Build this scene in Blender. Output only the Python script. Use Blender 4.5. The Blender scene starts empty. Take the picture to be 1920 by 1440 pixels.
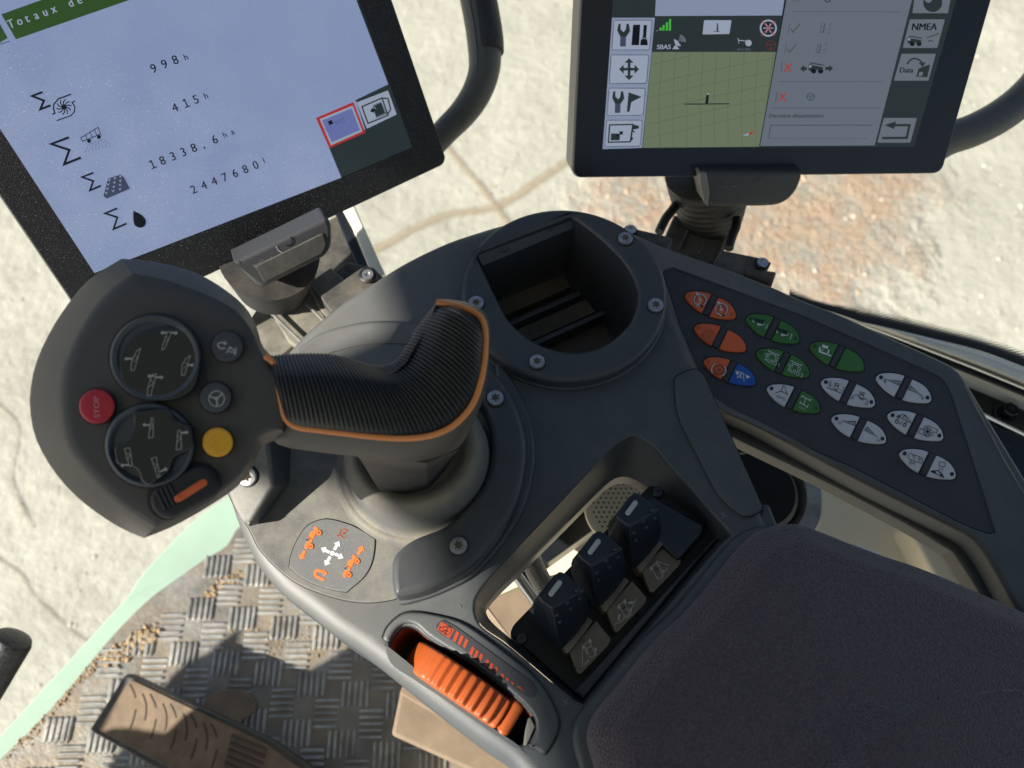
import bpy, bmesh, math, random
from mathutils import Vector, Matrix, geometry, noise
random.seed(7)
sc = bpy.context.scene
COL = sc.collection
# ------------------------------------------------------------------ camera
F = 1450.0; TILT = math.radians(27); CAMH = 0.40
cd = bpy.data.cameras.new("camera"); cam = bpy.data.objects.new("camera", cd); COL.objects.link(cam)
cam.location = (0, 0, CAMH); cam.rotation_euler = (TILT, 0, 0)
cd.sensor_width = 36; cd.lens = 36 * F / 1920; cd.clip_start = 0.02; cd.clip_end = 200
cd.dof.use_dof = True; cd.dof.focus_distance = 0.43; cd.dof.aperture_fstop = 9
sc.camera = cam
# ------------------------------------------------------------------ light
SUN = Vector((.74, .36, -.60)).normalized()      # direction the light travels
el = math.asin(-SUN.z)
w = bpy.data.worlds.new("World"); sc.world = w; w.use_nodes = True
nt = w.node_tree; sky = nt.nodes.new("ShaderNodeTexSky"); sky.sky_type = 'NISHITA'; sky.sun_disc = False
sky.sun_elevation = el; sky.sun_rotation = math.atan2(-SUN.x, -SUN.y)
nt.links.new(sky.outputs[0], nt.nodes["Background"].inputs[0]); nt.nodes["Background"].inputs[1].default_value = 0.054
sd = bpy.data.lights.new("sun", 'SUN'); sd.energy = 5.0; sd.angle = math.radians(0.6); sd.color = (1, .95, .86)
so = bpy.data.objects.new("sun", sd); COL.objects.link(so); so.location = (-1, -.6, 3)
so.rotation_euler = SUN.to_track_quat('-Z', 'Y').to_euler()
sc.view_settings.view_transform = 'Standard'; sc.view_settings.look = 'None'
sc.view_settings.exposure = 1.05; sc.view_settings.gamma = 1
# ------------------------------------------------------------------ unprojection
C0 = Vector((0, 0, CAMH)); _c, _s = math.cos(TILT), math.sin(TILT)
def ray(u, v):
    x, y, z = (u - 960) / F, -(v - 720) / F, -1.0
    return Vector((x, y * _c - z * _s, y * _s + z * _c))
def P(u, v, z=0.0):
    d = ray(u, v); return C0 + d * ((z - CAMH) / d.z)
def atZ(u, v, Z): return C0 + ray(u, v) * Z
class Pl:                                            # a plane: hit(u,v,lift)
    def __init__(s, o, n):
        s.o, s.n = Vector(o), Vector(n).normalized()
        s.x = (Vector((1, 0, 0)) - s.n * s.n.x).normalized(); s.y = s.n.cross(s.x)
    def hit(s, u, v, lift=0.0):
        d = ray(u, v); o = s.o + s.n * lift
        return C0 + d * ((o - C0).dot(s.n) / d.dot(s.n))
    def off(s, lift): return Pl(s.o + s.n * lift, s.n)
def HZ(z): return Pl((0, 0, z), (0, 0, 1))
# ------------------------------------------------------------------ materials
MATS = {}
def mat(name, col=(.5, .5, .5), rough=.5, metal=0, bump=0, bscale=800, dust=0, dcol=(.30, .25, .17), dscale=60,
        spec=.5, emit=None, estr=1, coat=0, mott=0, mscale=30, speck=0, sheen=0, bdist=.0005, sun_dustx=0):
    m = bpy.data.materials.new(name); m.use_nodes = True; t = m.node_tree; N = t.nodes; L = t.links
    b = N["Principled BSDF"]; b.inputs["Roughness"].default_value = rough; b.inputs["Metallic"].default_value = metal
    b.inputs["Specular IOR Level"].default_value = spec; b.inputs["Coat Weight"].default_value = coat
    b.inputs["Coat Roughness"].default_value = .08
    b.inputs["Base Color"].default_value = (*col, 1)
    if sheen:
        b.inputs["Sheen Weight"].default_value = sheen; b.inputs["Sheen Roughness"].default_value = .5
    if emit: b.inputs["Emission Color"].default_value = (*emit, 1); b.inputs["Emission Strength"].default_value = estr
    tc = N.new("ShaderNodeTexCoord"); out = None
    def nz(scale, det=3, ro=.6):
        n = N.new("ShaderNodeTexNoise"); n.inputs["Scale"].default_value = scale; n.inputs["Detail"].default_value = det
        n.inputs["Roughness"].default_value = ro; L.new(tc.outputs["Object"], n.inputs["Vector"]); return n.outputs["Fac"]
    def ramp(src, a, c, lo=0, hi=1):
        r = N.new("ShaderNodeMapRange"); r.inputs[1].default_value = a; r.inputs[2].default_value = c
        r.inputs[3].default_value = lo; r.inputs[4].default_value = hi; L.new(src, r.inputs[0]); return r.outputs[0]
    def mul(a, c):
        x = N.new("ShaderNodeMath"); x.operation = 'MULTIPLY'
        for i, q in enumerate((a, c)):
            if isinstance(q, (int, float)): x.inputs[i].default_value = q
            else: L.new(q, x.inputs[i])
        return x.outputs[0]
    def mix(fac, a, c):
        x = N.new("ShaderNodeMix"); x.data_type = 'RGBA'
        if isinstance(fac, (int, float)): x.inputs[0].default_value = fac
        else: L.new(fac, x.inputs[0])
        for i, q in ((6, a), (7, c)):
            if isinstance(q, tuple): x.inputs[i].default_value = (*q, 1)
            else: L.new(q, x.inputs[i])
        return x.outputs[2]
    cur = col
    if mott: cur = mix(ramp(nz(mscale, 4), .3, .7), tuple(c * (1 - mott) for c in col), tuple(min(1, c * (1 + mott)) for c in col))
    if dust:
        g = N.new("ShaderNodeNewGeometry"); sx = N.new("ShaderNodeSeparateXYZ"); L.new(g.outputs["Normal"], sx.inputs[0])
        up = ramp(sx.outputs[2], .2, .95)
        f = mul(mul(ramp(nz(dscale, 5, .7), .35, .75), up), dust)
        f2 = mul(mul(ramp(nz(2600, 2), .55, .75), up), min(1, dust * .9))
        cur = mix(f, cur, dcol); cur = mix(f2, cur, dcol)
        if sun_dustx:      # dust tint growing leftwards, painting the console's sunlit side into the colour
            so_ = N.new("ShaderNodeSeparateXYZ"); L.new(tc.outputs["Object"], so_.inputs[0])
            cur = mix(mul(mul(ramp(so_.outputs[0], -.005, -.11), up), sun_dustx), cur, dcol)
    if speck:
        f = ramp(nz(1900, 1), .68, .74, 0, speck); cur = mix(f, cur, (.8, .82, .85))
    if cur is not col: L.new(cur, b.inputs["Base Color"])
    if bump:
        bp = N.new("ShaderNodeBump"); bp.inputs["Strength"].default_value = bump; bp.inputs["Distance"].default_value = bdist
        L.new(nz(bscale, 2), bp.inputs["Height"]); L.new(bp.outputs[0], b.inputs["Normal"])
    MATS[name] = m; return m
def M(n): return MATS[n]
mat("plastic", (.055, .063, .070), .46, bump=.6, bscale=2200, dust=.10, dcol=(.25, .235, .20), sun_dustx=.42, mott=.05, bdist=.00025)
mat("plastic_dusty", (.105, .107, .105), .55, bump=.6, bscale=2200, dust=.6, dcol=(.34, .31, .24), dscale=45, mott=.15, bdist=.00025)
mat("plastic_smooth", (.046, .050, .055), .42, bump=.2, bscale=2600, dust=.06, bdist=.0002)
mat("plastic_head", (.048, .046, .045), .5, bump=.3, bscale=2600, dust=.05, bdist=.0002)
mat("faceplate", (.030, .032, .040), .55, bump=.15, bscale=3000, dust=.05, bdist=.0002)
mat("black", (.006, .006, .007), .55)
mat("black_gloss", (.012, .015, .02), .2, coat=.0, spec=.6, bump=.05, bscale=300, bdist=.0002)
mat("cap", (.009, .014, .022), .38, bump=.35, bscale=260, dust=.03, bdist=.0006)
mat("rubber", (.015, .017, .020), .42, spec=.35, bump=.2, bscale=2000, dust=.05, bdist=.0002)
mat("boot", (.10, .10, .095), .65, bump=.3, bscale=1500, dust=.75, dcol=(.33, .27, .17), dscale=30, bdist=.0003)
mat("boot_dark", (.02, .021, .022), .5, bump=.3, bscale=1200, dust=.2)
mat("taupe", (.095, .083, .066), .5, bump=.3, bscale=1800, dust=.35, bdist=.0002)
mat("orange", (.37, .075, .014), .42, bump=.15, bscale=900, mott=.08, bdist=.0002)
mat("orange_dark", (.42, .085, .022), .5)
mat("trim_orange", (.62, .22, .06), .45)
mat("key_orange", (.66, .115, .03), .45, bump=.1, bscale=2500)
mat("key_green", (.035, .15, .025), .45, bump=.1, bscale=2500)
mat("key_blue", (.008, .085, .38), .45, bump=.1, bscale=2500)
mat("key_white", (.50, .52, .55), .45, bump=.1, bscale=2500)
mat("ink", (.012, .013, .018), .5)
mat("ink_white", (.62, .64, .66), .5)
mat("ink_grey", (.40, .39, .37), .5)
mat("ink_orange", (.85, .17, .03), .5)
mat("ink_red", (.36, .05, .015), .5)
mat("stop_red", (.42, .010, .028), .35, bump=.08)
mat("yellow", (.75, .36, .015), .35)
mat("button", (.045, .05, .058), .45, bump=.05)
mat("switch_black", (.022, .023, .026), .5, spec=.25)
mat("bellows_black", (.016, .017, .018), .5, bump=.3, bscale=1200, dust=.06)
mat("pill", (.38, .40, .40), .4)
mat("screw", (.42, .41, .40), .38, metal=.85, mott=.25, mscale=300, bump=.2, bscale=600)
mat("screw_dark", (.07, .07, .075), .35, metal=.5)
mat("socket", (.09, .065, .035), .8)
mat("steel", (.55, .56, .57), .28, metal=.9)
mat("label_plate", (.13, .135, .14), .5, bump=.15, speck=.5, dust=.22, dscale=90)
mat("well_floor", (.05, .045, .038), .7, dust=.9, dcol=(.12, .095, .065), dscale=40)
mat("bezel", (.003, .005, .012), .35, coat=.15, bump=.1, bscale=2500)
mat("bezel_dusty", (.006, .006, .007), .4, bump=.8, bscale=1500, speck=.28, bdist=.0004)
mat("shell", (.042, .043, .045), .45, bump=.2)
mat("shell_grey", (.22, .21, .19), .42, metal=.2)
mat("cushion", (.068, .051, .064), .95, bump=1, bscale=1000, mott=.45, mscale=700, sheen=.3, bdist=.002, speck=.0)
mat("cream", (.72, .63, .46), .6, bump=.1, mott=.06, mscale=8)
mat("sill", (.78, .74, .62), .5, bump=.1, mott=.05)
mat("beige_box", (.20, .145, .095), .7, mott=.25, mscale=25, bump=.2)
mat("green_panel", (.34, .46, .365), .3, coat=.2, mott=.12, mscale=6)
mat("rail", (.012, .014, .018), .3, bump=.15, bscale=500)
mat("chrome", (.75, .75, .74), .25, metal=.9)
mat("dusty_arm", (.17, .155, .125), .7, mott=.4, mscale=60, bump=.3, bscale=900)
mat("arm_dark", (.045, .044, .042), .6, mott=.2, mscale=60, bump=.3, dust=.3)
mat("pedal_tan", (.16, .11, .065), .75, mott=.3, mscale=50, bump=.4)
mat("pedal_slot", (.07, .05, .033), .8)
mat("pedal_rim", (.022, .021, .02), .4, mott=.3, dust=.2)
mat("mud", (.32, .23, .13), .95, mott=.5, mscale=200, bump=.8, bscale=400, bdist=.002)
mat("roof_paint", (.30, .32, .28), .5)
mat("sandy", (.42, .33, .22), .9, mott=.2, mscale=20)
def emitm(name, col, s=1.0, base=(.004, .004, .005)):
    return mat(name, base, .5, emit=col, estr=s * .75, spec=.15, bump=0)
mat("ink_dgreen", (.022, .065, .022), .5); mat("ink_dorange", (.28, .06, .03), .5); mat("ink_dorange2", (.50, .10, .035), .5)
emitm("lcd_white", (.23, .29, .47), .60)
emitm("lcd_white2", (.27, .33, .46), .50)
emitm("lcd_page", (.15, .18, .225), .50)
emitm("lcd_dim", (.19, .22, .27), .42)
emitm("lcd_dark", (.02, .03, .032), .6)
emitm("lcd_green", (.03, .075, .02), .6)
emitm("lcd_ink", (.004, .006, .012), .5)
emitm("lcd_slate", (.045, .06, .11), .6)
emitm("lcd_red", (.42, .03, .03), .55)
emitm("lcd_field", (.17, .215, .135), .50)
emitm("lcd_grid", (.11, .15, .08), .5)
emitm("lcd_lime", (.06, .42, .05), .6)
emitm("lcd_blue", (.11, .13, .36), .6)
emitm("lcd_light", (.30, .35, .45), .6)
emitm("lcd_check", (.06, .10, .07), .5)
# specks of dust on the sunlit screen
def dusty(name):
    m = M(name); t = m.node_tree; b = t.nodes["Principled BSDF"]; N = t.nodes; L = t.links
    tc = N.new("ShaderNodeTexCoord"); n = N.new("ShaderNodeTexNoise"); n.inputs["Scale"].default_value = 1100; n.inputs["Detail"].default_value = 2
    n2 = N.new("ShaderNodeTexNoise"); n2.inputs["Scale"].default_value = 22; n2.inputs["Detail"].default_value = 4
    L.new(tc.outputs["Object"], n.inputs["Vector"]); L.new(tc.outputs["Object"], n2.inputs["Vector"])
    r = N.new("ShaderNodeMapRange"); r.inputs[1].default_value = .62; r.inputs[2].default_value = .78; r.inputs[4].default_value = .2; L.new(n.outputs[0], r.inputs[0])
    r2 = N.new("ShaderNodeMapRange"); r2.inputs[1].default_value = .35; r2.inputs[2].default_value = .75; r2.inputs[4].default_value = .07; L.new(n2.outputs[0], r2.inputs[0])
    a = N.new("ShaderNodeMath"); L.new(r.outputs[0], a.inputs[0]); L.new(r2.outputs[0], a.inputs[1])
    cmb = N.new("ShaderNodeCombineColor")
    for i in range(3): L.new(a.outputs[0], cmb.inputs[i])
    L.new(cmb.outputs[0], b.inputs["Base Color"])
emitm("lcd_white_dusty", (.23, .29, .47), .60); dusty("lcd_white_dusty")
def glassm(name, tint=(.97, .98, .97), g=.07):
    m = bpy.data.materials.new(name); m.use_nodes = True; t = m.node_tree; N = t.nodes; L = t.links
    N.remove(N["Principled BSDF"]); tr = N.new("ShaderNodeBsdfTransparent"); tr.inputs[0].default_value = (*tint, 1)
    gl = N.new("ShaderNodeBsdfGlossy"); gl.inputs["Roughness"].default_value = .03
    mx = N.new("ShaderNodeMixShader"); fr = N.new("ShaderNodeFresnel"); fr.inputs[0].default_value = 1.15
    L.new(fr.outputs[0], mx.inputs[0]); L.new(tr.outputs[0], mx.inputs[1]); L.new(gl.outputs[0], mx.inputs[2])
    L.new(mx.outputs[0], N["Material Output"].inputs[0]); MATS[name] = m
glassm("glass")
# ------------------------------------------------------------------ mesh builder
ROOT = {}
mat("pad_rim", (.045, .055, .065), .34, bump=.05)
class MB:
    def __init__(s): s.v = []; s.f = []; s.m = []; s.mats = []
    def mi(s, m):
        if m not in s.mats: s.mats.append(m)
        return s.mats.index(m)
    def add(s, vs, fs, m):
        o = len(s.v); s.v += [Vector(p) for p in vs]; i = s.mi(m)
        for f in fs: s.f.append([o + k for k in f]); s.m.append(i)
    def build(s, name, parent=None, ang=35, label=None, cat=None, group=None, kind=None, origin=None, wn=True):
        me = bpy.data.meshes.new(name)
        if parent is not None: org = ROOT[parent.name]
        elif origin is not None: org = Vector(origin)
        else:
            org = Vector((sum(p.x for p in s.v) / len(s.v), sum(p.y for p in s.v) / len(s.v), min(p.z for p in s.v)))
        me.from_pydata([p - org for p in s.v], [], s.f)
        for m in s.mats: me.materials.append(M(m))
        for p, i in zip(me.polygons, s.m): p.material_index = i; p.use_smooth = True
        me.update(); bm = bmesh.new(); bm.from_mesh(me)
        bmesh.ops.remove_doubles(bm, verts=bm.verts, dist=1e-6)
        bm.to_mesh(me); bm.free()
        me.set_sharp_from_angle(angle=math.radians(ang))
        o = bpy.data.objects.new(name, me); COL.objects.link(o)
        if parent is not None: o.parent = parent
        else: o.location = org
        ROOT[o.name] = org
        if wn:
            md = o.modifiers.new("wn", 'WEIGHTED_NORMAL'); md.keep_sharp = True
        tag(o, label, cat, group, kind); return o
def tag(o, label=None, cat=None, group=None, kind=None):
    for k, x in (("label", label), ("category", cat), ("group", group), ("kind", kind)):
        if x: o[k] = x
    return o
def thing(name, loc, label, cat, group=None):
    o = bpy.data.objects.new(name, None); o.empty_display_size = .02; COL.objects.link(o); o.location = loc; ROOT[o.name] = Vector(loc)
    return tag(o, label, cat, group)
# curves in pixel space ------------------------------------------------
def cr(pts, n=6, closed=True, corners=()):
    """Catmull-Rom through px points; corners = indices with a broken tangent"""
    N = len(pts); out = []; cs = set(corners)
    for i in range(N if closed else N - 1):
        p1 = Vector(pts[i][:2]); p2 = Vector(pts[(i + 1) % N][:2])
        p0 = Vector(pts[i - 1][:2]) if (closed or i > 0) else p1
        p3 = Vector(pts[(i + 2) % N][:2]) if (closed or i < N - 2) else p2
        if i in cs: p0 = p1 - (p2 - p1)
        if (i + 1) % N in cs: p3 = p2 + (p2 - p1)
        l = (p2 - p1).length
        m1 = (p2 - p0); m2 = (p3 - p1)
        m1 = m1 * (l / max(1e-6, (p1 - p0).length + l)); m2 = m2 * (l / max(1e-6, (p3 - p2).length + l))
        for k in range(n):
            t = k / n; a = 2 * t**3 - 3 * t**2 + 1; b = t**3 - 2 * t**2 + t; c = -2 * t**3 + 3 * t**2; d = t**3 - t**2
            q = p1 * a + m1 * b + p2 * c + m2 * d; out.append((q.x, q.y))
    if not closed: out.append(tuple(pts[-1][:2]))
    return out
def rp(pts, r, n=5):
    """polygon with corners rounded by r px (r may be list)"""
    out = []; N = len(pts)
    for i in range(N):
        p = Vector(pts[i]); a = Vector(pts[i - 1]) - p; b = Vector(pts[(i + 1) % N]) - p
        rr = r[i] if isinstance(r, (list, tuple)) else r
        if rr <= 0: out.append(tuple(p)); continue
        d = min(rr, a.length * .49, b.length * .49); A = p + a.normalized() * d; B = p + b.normalized() * d
        for k in range(n + 1):
            t = k / n; q = A * (1 - t)**2 + p * 2 * t * (1 - t) + B * t * t; out.append(tuple(q))
    return out
def circ(c, r, n=32, ry=None, rot=0):
    ry = ry or r; ca, sa = math.cos(rot), math.sin(rot)
    return [(c[0] + r * math.cos(a) * ca - ry * math.sin(a) * sa, c[1] + r * math.cos(a) * sa + ry * math.sin(a) * ca) for a in (2 * math.pi * k / n for k in range(n))]
def resample(pts, n, closed=True):
    P_ = [Vector(p) for p in pts] + ([Vector(pts[0])] if closed else [])
    L = [0]
    for a, b in zip(P_, P_[1:]): L.append(L[-1] + (b - a).length)
    out = []; j = 0
    for k in range(n):
        t = L[-1] * k / (n if closed else n - 1)
        while j < len(L) - 2 and L[j + 1] < t: j += 1
        s = (t - L[j]) / max(1e-9, L[j + 1] - L[j]); out.append(tuple(P_[j].lerp(P_[j + 1], min(1, s))))
    return out
# 3D shape makers ------------------------------------------------------
def area2(l): return sum(a[0] * b[1] - b[0] * a[1] for a, b in zip(l, l[1:] + l[:1])) / 2
def inset2(l, d):
    """inset a CCW loop of 2D tuples by d (inwards)"""
    out = []; N = len(l)
    for i in range(N):
        p = Vector(l[i]); a = (p - Vector(l[i - 1])); b = (Vector(l[(i + 1) % N]) - p)
        if a.length < 1e-9 or b.length < 1e-9: out.append(l[i]); continue
        a.normalize(); b.normalize(); na = Vector((-a.y, a.x)); nb = Vector((-b.y, b.x)); n = na + nb
        if n.length < 1e-6: n = na
        n.normalize(); k = 1 / max(.5, n.dot(na)); out.append(tuple(p + n * d * k))
    return out
def slab(mb, pl, outer, m, thick=.01, bev=.001, holes=(), seg=3, side=None, base=0.0, bottom=True, px=True, hbev=None, wall=None):
    """raised plate; top face at lift=base on plane pl; outlines in px (or plane xy)"""
    def to2(l):
        if px:
            q = [pl.hit(u, v, base) - pl.o for u, v in l]; l2 = [(a.dot(pl.x), a.dot(pl.y)) for a in q]
        else: l2 = list(l)
        # drop near duplicates
        r = [l2[0]]
        for a in l2[1:]:
            if (Vector(a) - Vector(r[-1])).length > 1e-5: r.append(a)
        if (Vector(r[0]) - Vector(r[-1])).length < 1e-5: r.pop()
        return r
    def W(l, z): return [pl.o + pl.x * a + pl.y * b + pl.n * z for a, b in l]
    o = to2(outer)
    if area2(o) < 0: o.reverse()
    hs = []
    for h in holes:
        h = to2(h)
        if area2(h) > 0: h.reverse()
        hs.append(h)
    tops = []; side = side or m
    for idx, l in enumerate([o] + hs):
        hb = bev if idx == 0 or hbev is None else hbev
        rings = [W(l, base - thick), W(l, base - hb)]
        for k in range(1, seg + 1):
            a = k / seg * math.pi / 2; rings.append(W(inset2(l, hb * (1 - math.cos(a))), base - hb + hb * math.sin(a)))
        n = len(l); vs = [p for r in rings for p in r]; fs = []
        for r in range(len(rings) - 1):
            for i in range(n): j = (i + 1) % n; fs.append((r * n + i, r * n + j, (r + 1) * n + j, (r + 1) * n + i))
        mb.add(vs, fs[:n], side if idx == 0 else (wall or side)); mb.add(vs, fs[n:], m); tops.append(rings[-1])
    def fill(loops, flip, mm):
        tri = geometry.tessellate_polygon([[Vector((( p - pl.o).dot(pl.x), (p - pl.o).dot(pl.y), 0)) for p in l] for l in loops])
        vs = [p for l in loops for p in l]; ff = []
        for t in tri:
            A, B, Cc = (vs[i] for i in t); nn = (B - A).cross(Cc - A).dot(pl.n)
            if abs(nn) < 1e-14: continue
            ff.append(tuple(t) if (nn > 0) != flip else tuple(reversed(t)))
        mb.add(vs, ff, mm)
    fill(tops, False, m)
    if bottom: fill([W(l, base - thick) for l in [o] + hs], True, side)
def loft(mb, loops, m, closed=True, cap0=False, cap1=False, flip=False):
    """loops of 3D points"""
    n = len(loops[0]); vs = [p for l in loops for p in l]; fs = []
    for r in range(len(loops) - 1):
        for i in range(n if closed else n - 1):
            j = (i + 1) % n; q = (r * n + i, r * n + j, (r + 1) * n + j, (r + 1) * n + i); fs.append(tuple(reversed(q)) if flip else q)
    if cap0: fs.append(tuple(range(n))[::-1] if not flip else tuple(range(n)))
    if cap1: fs.append(tuple(range((len(loops) - 1) * n, len(loops) * n)) if not flip else tuple(range((len(loops) - 1) * n, len(loops) * n))[::-1])
    mb.add(vs, fs, m)
def lathe(mb, c, axis, prof, m, n=40):
    axis = Vector(axis).normalized(); x = axis.orthogonal().normalized(); y = axis.cross(x); c = Vector(c)
    loops = [[c + axis * h + (x * math.cos(a) + y * math.sin(a)) * r for a in (2 * math.pi * k / n for k in range(n))] for r, h in prof]
    loft(mb, loops, m, cap0=prof[0][0] > 1e-6, cap1=prof[-1][0] > 1e-6)
def tube(mb, path, rad, m, n=14, closed=False, flat=1.0, up=None):
    path = [Vector(p) for p in path]; N = len(path); loops = []; prev = None
    for i, p in enumerate(path):
        if closed: t = path[(i + 1) % N] - path[i - 1]
        else: t = path[min(i + 1, N - 1)] - path[max(i - 1, 0)]
        t.normalize()
        if up is not None: x = up.cross(t)
        else: x = (prev - t * prev.dot(t)) if prev is not None else t.orthogonal()
        x.normalize(); y = t.cross(x); prev = x; r = rad[i] if isinstance(rad, (list, tuple)) else rad
        loops.append([p + x * math.cos(a) * r + y * math.sin(a) * r * flat for a in (2 * math.pi * k / n for k in range(n))])
    if closed: loops.append(loops[0])
    loft(mb, loops, m, cap0=not closed, cap1=not closed)
def hull(mb, pts, m, bev=0.001, seg=2):
    bm = bmesh.new()
    for p in pts: bm.verts.new(p)
    r = bmesh.ops.convex_hull(bm, input=bm.verts)
    bmesh.ops.delete(bm, geom=[g for g in r['geom_interior'] if isinstance(g, bmesh.types.BMVert)], context='VERTS')
    bmesh.ops.dissolve_limit(bm, angle_limit=math.radians(2), verts=bm.verts, edges=bm.edges)
    if bev: bmesh.ops.bevel(bm, geom=list(bm.edges), offset=bev, segments=seg, profile=.5, affect='EDGES', clamp_overlap=True)
    bmesh.ops.recalc_face_normals(bm, faces=bm.faces); bm.verts.index_update()
    mb.add([v.co.copy() for v in bm.verts], [[v.index for v in f.verts] for f in bm.faces], m); bm.free()
# flat art on a plane, in px -------------------------------------------
TXT = {}
def glyph(s):
    if s not in TXT:
        c = bpy.data.curves.new("t", 'FONT'); c.body = s; c.size = 1; c.resolution_u = 3
        o = bpy.data.objects.new("t", c); COL.objects.link(o); dg = bpy.context.evaluated_depsgraph_get()
        me = bpy.data.meshes.new_from_object(o.evaluated_get(dg)); TXT[s] = ([(v.co.x, v.co.y) for v in me.vertices], [tuple(p.vertices) for p in me.polygons])
        bpy.data.objects.remove(o); bpy.data.curves.remove(c); bpy.data.meshes.remove(me)
    return TXT[s]
TXT['1'] = ([(.27, 0), (.36, 0), (.36, .71), (.27, .71), (.27, .60), (.10, .54), (.10, .61), (.27, .71), (.08, 0), (.55, 0), (.55, .08), (.08, .08)], [(0, 1, 2, 3), (4, 7, 6, 5), (8, 9, 10, 11)])
class Art:
    def __init__(s, mb, pl, lift=.0002): s.mb, s.pl, s.l = mb, pl, lift
    def up(s, k=1): return Art(s.mb, s.pl, s.l + .00012 * k)
    def poly(s, pts, m):
        vs = [s.pl.hit(u, v, s.l) for u, v in pts]
        tri = geometry.tessellate_polygon([[Vector((u, v, 0)) for u, v in pts]]); ff = []
        for t in tri:
            A, B, Cc = (vs[i] for i in t); d = (B - A).cross(Cc - A).dot(s.pl.n)
            if abs(d) > 1e-15: ff.append(tuple(t) if d > 0 else tuple(reversed(t)))
        s.mb.add(vs, ff, m)
    def line(s, pts, w, m, closed=False):
        P_ = [Vector(p) for p in pts]; N = len(P_); L = []; R = []
        for i, p in enumerate(P_):
            a = (p - P_[i - 1]) if (i > 0 or closed) else (P_[1] - p)
            b = (P_[(i + 1) % N] - p) if (i < N - 1 or closed) else a
            a = a.normalized(); b = b.normalized(); na = Vector((-a.y, a.x)); n = na + Vector((-b.y, b.x))
            n = n.normalized() if n.length > 1e-6 else na; k = w / 2 / max(.4, n.dot(na)); L.append(p + n * k); R.append(p - n * k)
        for i in range(N if closed else N - 1):
            j = (i + 1) % N; s.poly([tuple(L[i]), tuple(L[j]), tuple(R[j]), tuple(R[i])], m)
    def ring(s, c, r, w, m, a0=0, a1=360, n=28):
        p = [(c[0] + r * math.cos(math.radians(a0 + (a1 - a0) * k / n)), c[1] + r * math.sin(math.radians(a0 + (a1 - a0) * k / n))) for k in range(n + (a1 - a0 < 360))]
        s.line(p, w, m, closed=(a1 - a0 >= 360))
    def disc(s, c, r, m, ry=None, rot=0): s.poly(circ(c, r, 24, ry, rot), m)
    def text(s, t, o, ex, m, ey=None, bold=0):
        """o = baseline start px, ex = px vector of one em along, ey = px vector of one em up"""
        ex = Vector(ex); ey = Vector(ey) if ey else Vector((ex.y, -ex.x)); vs, fs = glyph(t)
        for dx in ([0] if not bold else [0, bold]):
            W_ = [s.pl.hit(*(Vector(o) + ex * (x + dx) + ey * y), s.l + (.00004 if dx else 0)) for x, y in vs]; ff = []
            for f in fs:
                d = (W_[f[1]] - W_[f[0]]).cross(W_[f[2]] - W_[f[1]]).dot(s.pl.n); ff.append(f if d > 0 else tuple(reversed(f)))
            s.mb.add(W_, ff, m)
    def mono(s, t, o, step, ex, m, ey=None, bold=0):
        for i, ch in enumerate(t):
            if ch != ' ': s.text(ch, Vector(o) + Vector(step) * i, ex, m, ey, bold)
def zc(k, ox, oy): return lambda l: [(ox + x / k, oy + y / k) for x, y in l]
def screw(mb, pl, u, v, r=15, base=0.0):
    c = pl.hit(u, v, base); R = (pl.hit(u + r, v, base) - c).length; n = pl.n; x = pl.x; y = pl.y
    lathe(mb, c, n, [(R * 1.12, -.001), (R * 1.12, .0002), (R * 1.1, .0004)], "black", 28)
    lathe(mb, c, n, [(R, .0002), (R, .0012), (R * .93, .0019), (R * .55, .0021)], "screw", 28)
    a0 = random.random()
    st = [c + n * .0023 + (x * math.cos(a) + y * math.sin(a)) * R * (.52 if k % 2 else .30) for k, a in ((k, a0 + math.pi * k / 6) for k in range(12))]
    mb.add(st, [tuple(range(12))], "socket")
    st2 = [p - n * .0001 + (p - c - n * .0023) * .10 for p in st]; mb.add(st2, [tuple(range(12))], "screw_dark")
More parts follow.
